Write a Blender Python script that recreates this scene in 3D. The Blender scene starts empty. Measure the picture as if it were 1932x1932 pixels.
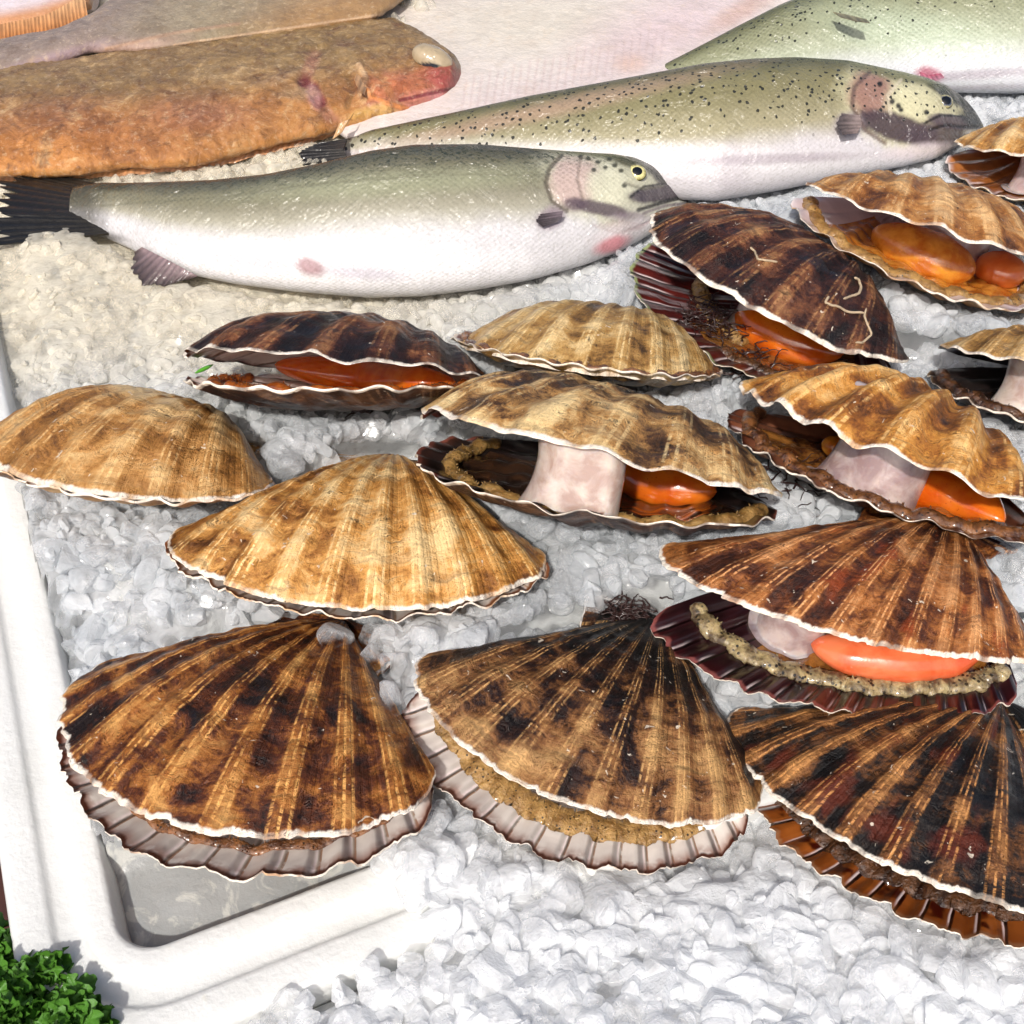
import bpy, math, random
import numpy as np
# ------------------------------------------------------------------ basics (author in centimetres, scene in metres)
U = 0.01
EXPO = 0.02
PXF = 2276.; TH = math.radians(46); CH = 35.
cT, sT = math.cos(TH), math.sin(TH); D0 = CH/math.tan(TH)
CAM = np.array([0, -D0, CH]); RC = np.array([[1, 0, 0], [0, sT, cT], [0, cT, -sT]])
rng = np.random.default_rng(7)
scene = bpy.context.scene
COL = bpy.data.collections.new('display'); scene.collection.children.link(COL)

def P(px, py, z=0.):          # photo point to the place on the level z (cm)
    u = (px-966)/PXF; v = (py-966)/PXF
    d = np.array([u, cT-v*sT, -sT-v*cT])
    return CAM+d*((CH-z)/-d[2])
def proj(p):
    q = (p-CAM)@RC.T
    return np.stack([966+PXF*q[..., 0]/q[..., 2], 966-PXF*q[..., 1]/q[..., 2]], -1)
def C(h, k=1.):
    h = h.lstrip('#'); v = np.array([int(h[i:i+2], 16)/255 for i in (0, 2, 4)])
    return np.where(v <= .04045, v/12.92, ((v+.055)/1.055)**2.4)*k
def C4(h, k=1.): return tuple(C(h, k))+(1.,)

_lat = np.random.default_rng(3).random((256, 256))
def vn(x, y, seed=0):
    x = np.asarray(x, float)+seed*17.31; y = np.asarray(y, float)+seed*9.17
    xi = np.floor(x).astype(int); yi = np.floor(y).astype(int); fx = x-xi; fy = y-yi
    fx = fx*fx*(3-2*fx); fy = fy*fy*(3-2*fy)
    g = lambda a, b: _lat[(a) & 255, (b) & 255]
    return (g(xi, yi)*(1-fx)+g(xi+1, yi)*fx)*(1-fy)+(g(xi, yi+1)*(1-fx)+g(xi+1, yi+1)*fx)*fy
def fbm(x, y, seed=0, o=4):
    s = 0; a = .5; t = 0
    for i in range(o):
        s = s+a*vn(np.asarray(x)*2**i, np.asarray(y)*2**i, seed+i*3); t += a; a *= .5
    return s/t*2-1          # about -1..1
def sstep(a, b, x):
    t = np.clip((x-a)/(b-a), 0, 1); return t*t*(3-2*t)

class MB:
    def __init__(s): s.v = []; s.f4 = []; s.f3 = []; s.m4 = []; s.m3 = []; s.uv = []; s.c = []; s.n = 0
    def add(s, V, F, uv=None, col=None, mi=0):
        V = np.asarray(V, float).reshape(-1, 3); F = np.asarray(F, int)
        s.v.append(V); n = len(V)
        s.uv.append(np.zeros((n, 2)) if uv is None else np.asarray(uv, float).reshape(-1, 2))
        if col is None: col = np.ones((n, 3))*.5
        col = np.asarray(col, float); col = np.broadcast_to(col, (n, 3)) if col.ndim == 1 else col.reshape(-1, 3)
        s.c.append(col)
        if F.shape[1] == 4: s.f4.append(F+s.n); s.m4.append(np.full(len(F), mi))
        else: s.f3.append(F+s.n); s.m3.append(np.full(len(F), mi))
        s.n += n
    def grid(s, G, uv=None, col=None, mi=0, wrap=False, flip=False):
        a, b = G.shape[:2]; I = np.arange(a*b).reshape(a, b)
        if wrap: J = np.concatenate([I, I[:, :1]], 1)
        else: J = I
        F = np.stack([J[:-1, :-1], J[1:, :-1], J[1:, 1:], J[:-1, 1:]], -1).reshape(-1, 4)
        if flip: F = F[:, ::-1]
        s.add(G, F, uv, col, mi)
    def build(s, name, mats, parent=None, smooth=True, loc=None, attr=False, uvs=True):
        V = np.concatenate(s.v)*U
        org = np.array(parent['_w']) if parent is not None else (np.zeros(3) if loc is None else np.asarray(loc)*U)
        V = V-org
        F4 = np.concatenate(s.f4) if s.f4 else np.zeros((0, 4), int); F3 = np.concatenate(s.f3) if s.f3 else np.zeros((0, 3), int)
        m = np.concatenate(s.m4+s.m3) if (s.m4 or s.m3) else np.zeros(0)
        me = bpy.data.meshes.new(name)
        me.vertices.add(len(V)); me.vertices.foreach_set('co', V.ravel())
        nl = F4.size+F3.size; me.loops.add(nl)
        lv = np.concatenate([F4.ravel(), F3.ravel()]); me.loops.foreach_set('vertex_index', lv)
        nf = len(F4)+len(F3); me.polygons.add(nf)
        st = np.concatenate([np.arange(len(F4))*4, F4.size+np.arange(len(F3))*3])
        me.polygons.foreach_set('loop_start', st)
        me.polygons.foreach_set('loop_total', np.concatenate([np.full(len(F4), 4), np.full(len(F3), 3)]))
        me.polygons.foreach_set('material_index', m.astype(int))
        me.polygons.foreach_set('use_smooth', np.full(nf, smooth))
        if uvs:
            uvl = me.uv_layers.new(name='UVMap'); uvl.data.foreach_set('uv', np.concatenate(s.uv)[lv].ravel())
        if attr:
            ca = me.color_attributes.new('Col', 'FLOAT_COLOR', 'POINT')
            c = np.concatenate(s.c); ca.data.foreach_set('color', np.concatenate([c, np.ones((len(c), 1))], 1).ravel())
        me.update(calc_edges=True); me.validate()
        for mt in (mats if isinstance(mats, (list, tuple)) else [mats]): me.materials.append(mt)
        o = bpy.data.objects.new(name, me); COL.objects.link(o)
        if parent is not None:
            o.parent = parent; o['_w'] = list(org)
        else:
            o.location = org; o['_w'] = list(org)
        return o
def thing(name, label, cat, loc, group=None):
    o = bpy.data.objects.new(name, None); COL.objects.link(o); o.empty_display_size = .01
    o.location = np.asarray(loc)*U; o['_w'] = list(np.asarray(loc, float)*U)
    tag(o, label, cat, group); return o
def tag(o, label, cat, group=None, kind=None):
    o['label'] = label; o['category'] = cat
    if group: o['group'] = group
    if kind: o['kind'] = kind
    return o

# ------------------------------------------------------------------ node helper
class NT:
    def __init__(s, name):
        s.m = bpy.data.materials.new(name); s.m.use_nodes = True; s.t = s.m.node_tree
        s.b = s.t.nodes['Principled BSDF']; s.L = s.t.links
        s.out = s.t.nodes['Material Output']
    def n(s, ty, **k):
        o = s.t.nodes.new(ty)
        for a, b in k.items(): setattr(o, a, b)
        return o
    def con(s, sock, v):
        if hasattr(v, 'node'): s.L.new(v, sock)
        elif v is not None:
            if isinstance(v, (tuple, list, np.ndarray)):
                v = tuple(float(x) for x in v)
                try:
                    if len(v) == 3 and len(sock.default_value) == 4: v = v+(1.,)
                except TypeError: pass
                sock.default_value = v
            else: sock.default_value = v
    def M(s, op, a, b=None, c=None, clamp=False):
        o = s.n('ShaderNodeMath', operation=op, use_clamp=clamp)
        s.con(o.inputs[0], a); s.con(o.inputs[1], b) if b is not None else 0; s.con(o.inputs[2], c) if c is not None else 0
        return o.outputs[0]
    def ss(s, a, b, x):
        o = s.n('ShaderNodeMapRange', interpolation_type='SMOOTHSTEP'); s.con(o.inputs[0], x); s.con(o.inputs[1], a); s.con(o.inputs[2], b); return o.outputs[0]
    def noise(s, v, scale, detail=4, rough=.5, dist=0.):
        o = s.n('ShaderNodeTexNoise'); s.con(o.inputs['Vector'], v); o.inputs['Scale'].default_value = scale
        o.inputs['Detail'].default_value = detail; o.inputs['Roughness'].default_value = rough; o.inputs['Distortion'].default_value = dist
        return o.outputs['Fac']
    def voro(s, v, scale, feature='F1', rnd=1.):
        o = s.n('ShaderNodeTexVoronoi', feature=feature); s.con(o.inputs['Vector'], v); o.inputs['Scale'].default_value = scale; o.inputs['Randomness'].default_value = rnd
        return o
    def ramp(s, f, stops, interp='LINEAR'):
        o = s.n('ShaderNodeValToRGB'); s.con(o.inputs[0], f); cr = o.color_ramp; cr.interpolation = interp
        while len(cr.elements) < len(stops): cr.elements.new(.5)
        for e, (p, c) in zip(cr.elements, stops): e.position = p; e.color = tuple(c)[:3]+(1.,)
        return o.outputs[0]
    def mix(s, f, a, b, bt='MIX'):
        o = s.n('ShaderNodeMix', data_type='RGBA', blend_type=bt); s.con(o.inputs[0], f); s.con(o.inputs[6], a); s.con(o.inputs[7], b); return o.outputs[2]
    def comb(s, x, y, z=0.):
        o = s.n('ShaderNodeCombineXYZ'); s.con(o.inputs[0], x); s.con(o.inputs[1], y); s.con(o.inputs[2], z); return o.outputs[0]
    def obj(s, off=(0, 0, 0), k=100.):
        tc = s.n('ShaderNodeTexCoord'); mp = s.n('ShaderNodeMapping'); s.L.new(tc.outputs['Object'], mp.inputs[0])
        mp.inputs['Scale'].default_value = (k, k, k); mp.inputs['Location'].default_value = off; return mp.outputs[0]
    def uv(s):
        tc = s.n('ShaderNodeTexCoord'); sp = s.n('ShaderNodeSeparateXYZ'); s.L.new(tc.outputs['UV'], sp.inputs[0]); return sp.outputs[0], sp.outputs[1]
    def attr(s): return s.n('ShaderNodeAttribute', attribute_name='Col').outputs['Color']
    def bump(s, h, dist, strength=1., normal=None):
        o = s.n('ShaderNodeBump'); s.con(o.inputs['Height'], h); o.inputs['Distance'].default_value = dist*U; o.inputs['Strength'].default_value = strength
        if normal is not None: s.L.new(normal, o.inputs['Normal'])
        return o.outputs[0]
    def fin(s, base=None, rough=None, normal=None, coat=None, crough=None, sss=None, sssr=None, spec=None, trans=None, ior=None, cnormal=None):
        I = s.b.inputs
        for k, v in (('Base Color', base), ('Roughness', rough), ('Normal', normal), ('Coat Weight', coat), ('Coat Roughness', crough), ('Subsurface Weight', sss),
                     ('Specular IOR Level', spec), ('Transmission Weight', trans), ('IOR', ior), ('Coat Normal', cnormal)):
            if v is not None: s.con(I[k], v)
        if sssr is not None:
            I['Subsurface Radius'].default_value = sssr; I['Subsurface Scale'].default_value = U
        return s.m

# ------------------------------------------------------------------ materials
def shell_outer(name, seed, dark, mid, tan, light, bias=0., rib=.8, NR=11, valley=.35, lipc='#efe4d4', lip=.991, red=None, white=.0, vb=0.):
    t = NT(name); u, v = t.uv(); o = t.obj((seed*3.7, seed*1.3, seed*5.1))
    n1 = t.noise(o, .42, 7, .62, .9); 
    n2 = t.noise(t.comb(t.M('MULTIPLY', u, 10.), t.M('MULTIPLY', v, 3.), seed*2.3), 1., 6, .6, .5)
    wob = t.M('MULTIPLY', t.M('SUBTRACT', t.noise(o, .9, 3), .5), .10)
    vr = t.M('ADD', v, wob)
    n3 = t.noise(t.comb(t.M('MULTIPLY', u, 5.), t.M('MULTIPLY', vr, 48.), seed), 1., 5, .7)
    n4 = t.noise(o, 6., 5, .7)
    m = t.M('ADD', t.M('MULTIPLY', n1, .62), t.M('MULTIPLY', n2, .34))
    m = t.M('ADD', m, t.M('MULTIPLY', n3, .20)); m = t.M('ADD', m, t.M('MULTIPLY', n4, .16)); 
    m = t.M('ADD', m, -.16+bias); m = t.M('ADD', m, t.M('MULTIPLY', t.M('SUBTRACT', v, .55), vb)) if vb else m
    ph = t.M('MULTIPLY', u, 2*math.pi*NR)
    crest = t.ss(-.15, .8, t.M('COSINE', ph))
    m2 = t.M('ADD', m, t.M('MULTIPLY', t.M('SUBTRACT', crest, .5), valley*.16))
    base = t.ramp(m2, [(.40, C(dark)), (.475, C(mid)), (.54, C(tan)), (.66, C(light))])
    if red:
        rf = t.ss(.56, .66, t.noise(t.comb(t.M('MULTIPLY', u, 9.), t.M('MULTIPLY', v, 4.), seed*7.), 1., 3, .5))
        base = t.mix(t.M('MULTIPLY', rf, .75), base, C(red))
    fine = t.M('COSINE', t.M('MULTIPLY', u, 2*math.pi*NR*6)); fm = t.ss(.1, .8, fine)
    brk = t.ss(.40, .56, t.noise(t.comb(t.M('MULTIPLY', u, NR*2.2), t.M('MULTIPLY', vr, 9.), seed*4.), 1., 5, .75))
    dash = t.ss(.38, .55, t.noise(t.comb(t.M('MULTIPLY', u, NR*3.), t.M('MULTIPLY', vr, 75.), seed*4.), 1., 2, .6))
    rf = t.M('MULTIPLY', t.M('MULTIPLY', t.M('MULTIPLY', crest, fm), t.M('MULTIPLY', brk, dash)), rib)
    sf = t.ss(.12, .35, v)
    rf = t.M('MULTIPLY', rf, sf)
    base = t.mix(rf, base, C(light, 1.25))
    lines = t.M('MULTIPLY', t.ss(.52, .66, n3), .45)
    base = t.mix(lines, base, C(dark, .8))
    rg2 = t.M('MULTIPLY', t.ss(.54, .63, t.noise(t.comb(t.M('MULTIPLY', u, 2.), t.M('MULTIPLY', vr, 15.), seed*3.), 1., 4, .65)), .38)
    base = t.mix(rg2, base, C(mid, .7))
    speck = t.ss(.715, .74, t.noise(o, 3.2, 2, .5, 1.)); base = t.mix(t.M('MULTIPLY', speck, .8), base, C('#d8ccb8'))
    if white:
        wf = t.M('MULTIPLY', t.ss(.60, .50, vr), t.ss(.44, .5, n2)); base = t.mix(t.M('MULTIPLY', wf, white), base, C('#d9bd8f'))
    lp = t.ss(lip-.004, lip+.004, t.M('ADD', v, t.M('MULTIPLY', t.M('SUBTRACT', t.noise(t.comb(t.M('MULTIPLY', u, 26.), 0., seed), 1., 4, .7), .5), .03)))
    lp = t.M('MULTIPLY', lp, t.M('ADD', .25, t.M('MULTIPLY', t.ss(.40, .52, t.noise(t.comb(t.M('MULTIPLY', u, 12.), 3., seed), 1., 3, .6)), .75)))
    base = t.mix(lp, base, C(lipc))
    h = t.M('ADD', t.M('MULTIPLY', fm, t.M('MULTIPLY', sf, .35)), t.M('MULTIPLY', n3, 2.2)); h = t.M('ADD', h, t.M('MULTIPLY', n4, 1.6)); h = t.M('ADD', h, t.M('MULTIPLY', brk, .5))
    nb = t.bump(h, .036)
    r = t.M('ADD', .32, t.M('MULTIPLY', n1, .35))
    return t.fin(base, r, nb, t.M('MULTIPLY', t.ss(.4, .62, t.noise(o, 1.1, 3)), .30), .15, spec=.32)

def shell_inner(name, seed, c1, c2, rim, edge, line, NR=17, rimv=.985, checker=None, linef=.8, lv=.76):
    t = NT(name); u, v = t.uv(); o = t.obj((seed*1.7, seed, 0))
    n1 = t.noise(o, .7, 4, .5, .4)
    base = t.ramp(n1, [(.35, C(c1)), (.62, C(c2))])
    un = t.M('ADD', u, t.M('MULTIPLY', t.M('SUBTRACT', t.noise(o, .8, 2), .5), .008))
    fr = t.M('FRACT', t.M('MULTIPLY', un, NR))
    ln = t.M('MULTIPLY', t.M('MULTIPLY', t.ss(.86, .97, fr), t.ss(lv, lv+.12, v)), t.ss(.30, .52, t.noise(o, 2.2, 3, .6)))
    wl = t.M('MULTIPLY', t.ss(.74, .84, fr), t.M('SUBTRACT', 1., t.ss(.84, .88, fr)))  # pale highlight painted into the colour beside each rib step
    if checker:
        ck = t.M('MULTIPLY', t.ss(.45, .52, t.M('FRACT', t.M('MULTIPLY', un, NR/2.))), t.M('SUBTRACT', 1., t.ss(.96, .975, v)))
        ck = t.M('MULTIPLY', ck, t.ss(.42, .52, t.noise(t.comb(t.M('MULTIPLY', u, NR*1.), t.M('MULTIPLY', v, 12.), seed), 1., 2)))
        base = t.mix(ck, base, C(checker))
    base = t.mix(t.M('MULTIPLY', t.M('MULTIPLY', wl, t.ss(lv+.03, lv+.12, v)), .7), base, C('#f4e4e4'))
    base = t.mix(t.M('MULTIPLY', ln, linef), base, C(line))
    vv = t.M('ADD', v, t.M('MULTIPLY', t.M('SUBTRACT', t.noise(t.comb(t.M('MULTIPLY', u, 40.), v, seed), 1., 3), .5), .03))
    base = t.mix(t.M('MULTIPLY', t.M('MULTIPLY', t.ss(rimv-.05, rimv+.01, vv), t.ss(.36, .52, t.noise(o, 1.3, 3, .6))), .85), base, C(rim))
    base = t.mix(t.ss(.978, .992, vv), base, C(edge))
    h = t.M('ADD', t.M('MULTIPLY', t.ss(.55, .85, fr), .9), t.M('MULTIPLY', n1, .3))
    h = t.M('SUBTRACT', h, t.M('MULTIPLY', t.ss(.86, .98, fr), .9))
    return t.fin(base, .28, t.bump(t.M('MULTIPLY', h, t.ss(.4, .85, v)), .16), .6, .08)

def flesh(name, c1, c2, sc=1., rough=.25, bumpd=.03, coat=.7, sss=.25, spots=None, det=4, lo=.38, hi=.62, spot_t=(.26, .16), spot_s=5.5):
    t = NT(name); o = t.obj((sum(map(ord, name)) % 7, 0, 0)); n = t.noise(o, sc, det, .55, .4)
    base = t.ramp(n, [(lo, C(c1)), (hi, C(c2))])
    if spots:
        vo = t.voro(o, spot_s).outputs['Distance']; base = t.mix(t.M('MULTIPLY', t.ss(spot_t[0], spot_t[1], vo), t.ss(.4, .55, t.noise(o, .8, 2))), base, C(spots))
    h = t.noise(o, sc*4, 4, .6)
    return t.fin(base, rough, t.bump(h, bumpd), coat, .06, sss, (.5, .25, .12))

def ice_mat(name='crushed_ice', wet=0., lo=0.):
    t = NT(name); o = t.obj()
    n = t.noise(o, 1.6, 4, .6); n2 = t.noise(o, 5.0, 4, .65)
    yel = t.n('ShaderNodeSeparateXYZ'); t.L.new(o, yel.inputs[0])
    f = t.M('MULTIPLY', t.ss(2., 14., yel.outputs[1]), t.ss(8., -12., yel.outputs[0]))  # warm cast of stall lamps painted into the far left ice
    sunlit = t.ss(-11.5, -17.5, yel.outputs[1]); clear = t.ss(.40, .58, t.noise(o, .38, 3, .6))  # near heap painted whiter to stand for the sun falling there
    trayc = t.mix(clear, C('#eaedf0'), C('#d2d7db'))
    base = t.mix(f, t.mix(sunlit, trayc, C('#f7f9fb')) if not wet else C('#9b9d9c'), C('#eee7d4') if not wet else C('#b8b6ac'))
    if wet: base = t.mix(t.ss(.5, .62, t.noise(o, .8, 5, .6, 1.2)), base, C('#bcbcb6'))
    lw = t.n('ShaderNodeLayerWeight'); lw.inputs[0].default_value = .35
    if not wet:
        clr = t.ss(.42, .60, t.noise(o, .45, 3, .6))
        al = t.M('ADD', t.M('SUBTRACT', ICE_A+lo, t.M('MULTIPLY', clr, .24)), t.M('MULTIPLY', lw.outputs['Facing'], .45), clamp=True)
        t.con(t.b.inputs['Alpha'], al)
    return t.fin(base, t.M('ADD', .12, t.M('MULTIPLY', n, .2)), t.bump(t.M('ADD', n2, n), .11 if not wet else .03), .7, .1, ICE_SSS, (1.2, 1.3, 1.4), trans=ICE_TR, ior=1.31, spec=.6)
ICE_SSS = .0; ICE_TR = .0; ICE_A = .40
FIT = {
  'S1': [-6.186, -5.72, -0.027, -0.377, -0.038, -0.357, 13.631, 0.112, 0.119, 1.008, 0.407, 0.777, 0.047, 0.035],
  'S2': [5.274, -5.829, 0.292, -0.328, 0.144, -0.408, 12.658, 0.113, 0.241, 0.998, 0.389, 0.714, -0.09, 0.082],
  'S3': [16.882, -9.619, 0.458, -0.248, -0.243, -0.775, 12.522, 0.1, 0.16, 0.999, 0.375, 0.725, 0.004, 0.193],
  'S4': [16.293, -2.484, 1.964, -0.327, -0.001, -0.563, 12.92, 0.127, 0.326, 0.975, 0.382, 0.645, -0.252, 0.222],
  'S5': [-4.964, 3.045, -0.117, -0.338, 0.059, -0.066, 14.115, 0.151, 0.024, 1.008, 0.391, 0.766, -0.043, 0.135],
  'S6': [-12.264, 4.944, -0.504, -0.516, -0.127, -0.488, 12.357, 0.227, 0.003, 1.031, 0.39, 0.962, -0.051, 0.052],
  'S7': [-3.895, 8.402, -0.023, -0.682, -0.344, -0.51, 13.0, 0.175, 0.116, 0.996, 0.403, 1.096, -0.02, 0.006],
  'S8': [5.533, 11.1, -0.502, -0.561, -0.059, -0.315, 11.524, 0.22, -0.02, 1.04, 0.398, 0.941, -0.154, -0.034],
  'S9': [16.289, 15.053, 0.084, -0.465, 0.02, -0.909, 13.787, 0.195, 0.264, 1.004, 0.39, 0.98, -0.02, 0.146],
  'S10': [6.588, 2.834, -0.044, -0.705, -0.249, -0.616, 14.431, 0.188, 0.181, 0.981, 0.389, 1.105, -0.01, 0.078],
  'S11': [18.765, 3.972, -0.423, -0.613, -0.182, -0.802, 13.703, 0.19, 0.175, 1.01, 0.383, 0.831, 0.063, 0.142],
  'S12': [20.547, 22.201, 0.329, -0.423, 0.276, -0.057, 13.207, 0.154, 0.216, 1.049, 0.389, 1.05, -0.077, 0.01],
  'S13': [31.457, 30.216, -0.28, -0.383, -0.037, -0.25, 11.798, 0.157, 0.218, 1.031, 0.389, 0.967, -0.057, -0.002],
  'S14': [25.058, 9.844, -0.791, -0.652, -0.04, -0.376, 10.596, 0.168, 0.238, 1.027, 0.379, 0.864, -0.067, -0.083],
}
# ------------------------------------------------------------------ scallops
def rot(e):
    rx, ry, rz = e
    X = np.array([[1, 0, 0], [0, math.cos(rx), -math.sin(rx)], [0, math.sin(rx), math.cos(rx)]])
    Y = np.array([[math.cos(ry), 0, math.sin(ry)], [0, 1, 0], [-math.sin(ry), 0, math.cos(ry)]])
    Z = np.array([[math.cos(rz), -math.sin(rz), 0], [math.sin(rz), math.cos(rz), 0], [0, 0, 1]])
    return Z@Y@X
CEIL = []     # points of the undersides of everything that rests on the ice
class Valve:
    def __init__(s, q, seed, ribA, warp, upper=True, lowD=.09, NR=11):
        s.q = q; s.seed = seed; s.ribA = ribA; s.warp = warp; s.upper = upper; s.NR = NR; s.lowD = lowD
        s.pos = np.array(q[:3]); s.M = rot(q[3:6])
    def local(s, T, S, th=0.):
        W, D, al, k, hh, ph, c1, c2 = s.q[6:14]
        phi = T*ph
        R = hh*np.cos(phi)+np.sqrt(np.maximum(.25-(hh*np.sin(phi))**2, 0))
        R = R*(1-.10*np.abs(T)**14)*(1+c1*T+c2*(T*T-.4))
        edge = np.clip(1-np.abs(T)**6, 0, 1)
        rc = np.cos(math.pi*s.NR*(T+1)-(0 if s.upper else math.pi))
        rib = rc*s.ribA*(S**.8)*edge*(1+.35*fbm(T*4+S, S*3, s.seed+2, 2))*(1-.45*sstep(.8, 1., S))
        R = R*(1-.012*sstep(.15, .5, fbm(T*22, S*0, s.seed+8, 2))*S**8)*(1+(.006*rc+.014*fbm(T*9, S*0, s.seed, 4)+.006*fbm(T*60, S*0, s.seed+5, 2))*S**6)
        x = S*R*np.sin(phi); y = -S*R*np.cos(phi)
        Pp = (S+1e-6)**.6*(1-S**2.6)/.60; Q = (1-np.abs(T)**2.6).clip(0)**.7
        Dm = D if s.upper else s.lowD
        z = Dm*Pp*Q + rib
        if not s.upper: z = z+.0045*np.cos(math.pi*17*(T+1))*sstep(.6, .97, S)
        z = z+s.warp*fbm(x*7+3, y*7, s.seed, 3)*S*edge
        step = fbm(T*2.5, S*22, s.seed+9, 2)
        z = z+(.0055*step+.0012*fbm(T*40, S*60, s.seed+4, 2))*np.minimum(S*3, 1)*(th == 0)
        z = z-th*np.minimum(1, .35+.65*(1-S)*9).clip(0, 1)/W
        return np.stack([x, y, z], -1)
    def world(s, L):
        W, D, al, k = s.q[6:10]; L = np.array(L)*W
        if not s.upper:
            L = L*k; L[..., 2] *= -1; ca, sa = math.cos(al), math.sin(al)
            L = L@np.array([[1, 0, 0], [0, ca, -sa], [0, sa, ca]]).T
        return L@s.M.T+s.pos
    def at(s, T, S, th=.16): return s.world(s.local(np.asarray(T, float), np.asarray(S, float), th))
    def mesh(s, mb, nu=200, ns=96):
        t = np.linspace(-1, 1, nu); r = np.linspace(0.004, 1, ns)**.85
        T, S = np.meshgrid(t, r, indexing='ij')
        uv = np.stack([(T+1)/2, S], -1)
        up = s.upper
        A = s.world(s.local(T, S)); B = s.world(s.local(T, S, .16))
        mb.grid(A, uv, mi=0, flip=not up); mb.grid(B, uv, mi=1, flip=up)
        def join(a, b, u):   # rim between outer and inner
            mb.grid(np.stack([a, b], 1), np.stack([u, u], 1), mi=0)
        join(A[:, -1], B[:, -1], uv[:, -1]*[1, 1]); join(A[0], B[0], uv[0]); join(A[-1], B[-1], uv[-1]); join(A[:, 0], B[:, 0], uv[:, 0])
        # ears beside the hinge
        ne, nv = 24, 22
        for sg in (-1, 1):
            rr = np.linspace(.01, .36, ne); V = np.linspace(0, 1, nv)
            sh = s.local(np.full(ne, sg*1.), rr); shx = np.abs(sh[:, 0])
            hx = np.linspace(.0, .215, ne); hl = np.stack([sg*hx, np.full(ne, .012), np.full(ne, .002)], -1)
            G = sh[:, None]*(1-V[None, :, None])+hl[:, None]*V[None, :, None]
            G[..., 2] += .004*np.cos(V*math.pi*8)[None]*np.linspace(.3, 1, ne)[:, None]+.012*np.sin(V*math.pi)[None]
            G[..., 0] *= 1+.04*fbm(V*6, V*0, s.seed+sg, 2)[None]*np.linspace(0, 1, ne)[:, None]**3
            uvE = np.stack([np.broadcast_to((sg+1)/2+sg*V*.10, (ne, nv)), np.broadcast_to((rr*1.6)[:, None], (ne, nv))], -1)
            G2 = G.copy(); G2[..., 2] -= .009
            mb.grid(s.world(G), uvE, mi=0); mb.grid(s.world(G2), uvE, mi=1, flip=True)
            mb.grid(s.world(np.stack([G[-1], G2[-1]], 1)), np.stack([uvE[-1], uvE[-1]], 1), mi=0)
            mb.grid(s.world(np.stack([G[:, -1], G2[:, -1]], 1)), np.stack([uvE[:, -1], uvE[:, -1]], 1), mi=0)
        return A

def clamp(v, G, eps=.09):
    """keep soft parts inside a valve"""
    sh = G.shape; W, D, al, k, hh, ph, c1, c2 = v.q[6:14]; L = (G.reshape(-1, 3)-v.pos)@v.M
    if not v.upper:
        ca, sa = math.cos(al), math.sin(al); L = L@np.array([[1, 0, 0], [0, ca, -sa], [0, sa, ca]]); L = L/k; L[:, 2] *= -1
    L = L/W; phi = np.arctan2(L[:, 0], -L[:, 1]); T = (phi/ph).clip(-1, 1)
    R = hh*np.cos(phi)+np.sqrt(np.maximum(.25-(hh*np.sin(phi))**2, 0)); R = R*(1+c1*T+c2*(T*T-.4))
    S = (np.hypot(L[:, 0], L[:, 1])/R); kk = np.where(S > .95, .95/np.maximum(S, .01), 1.); L[:, :2] *= kk[:, None]; S = S*kk; ok = S < 2.0; z = v.local(T, S.clip(0, 1), .16)[:, 2]-eps/W
    L[:, 2] = np.where(ok, np.minimum(L[:, 2], z), L[:, 2])
    return v.world(L).reshape(sh)
def tube(mb, pts, rad, n=12, flat=1., nrm=None, col=None, seed=0, rough=0., caps=True):
    pts = np.asarray(pts, float); m = len(pts); rad = np.broadcast_to(np.asarray(rad, float), (m,))
    tg = np.gradient(pts, axis=0); tg /= np.linalg.norm(tg, axis=1)[:, None]+1e-9
    up = np.broadcast_to(np.array([0, 0, 1.]) if nrm is None else nrm, tg.shape)
    sd = np.cross(tg, up); sd /= np.linalg.norm(sd, axis=1)[:, None]+1e-9; u2 = np.cross(sd, tg)
    a = np.linspace(0, 2*math.pi, n, endpoint=False)
    r = rad[:, None]*np.ones(n)[None]
    if rough: r = r*(1+rough*fbm(np.arange(m)[:, None]*.45+0*a[None], a[None]*1.3+0*r, seed, 3))
    if caps:
        e = np.minimum(np.arange(m), np.arange(m)[::-1]); r = r*np.sqrt(np.clip((e+.15)/3., 0, 1))[:, None]
    G = pts[:, None]+r[..., None]*(np.cos(a)[None, :, None]*sd[:, None]+np.sin(a)[None, :, None]*u2[:, None]*flat)
    mb.grid(G, None, col, wrap=True)
    if caps:
        for idx, fl in ((0, False), (-1, True)):
            ring = G[idx]; c = ring.mean(0); V = np.concatenate([ring, c[None]]); F = np.array([[i, (i+1) % n, n] for i in range(n)])
            mb.add(V, F[:, ::-1] if fl else F, None, col)
def find(v, px, py):    # (t, s) of a valve surface that stands at a photo point
    T, S = np.meshgrid(np.linspace(-.95, .95, 60), np.linspace(.05, .98, 60), indexing='ij')
    w_ = v.at(T, S); q = proj(w_); d = ((q-[px, py])**2).sum(-1); dep = (w_-CAM)@RC[2]
    i = np.unravel_index((d+np.where(d < 14**2, 60*(dep-dep.min()), 1e5)).argmin(), d.shape)
    return T[i], S[i]
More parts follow.
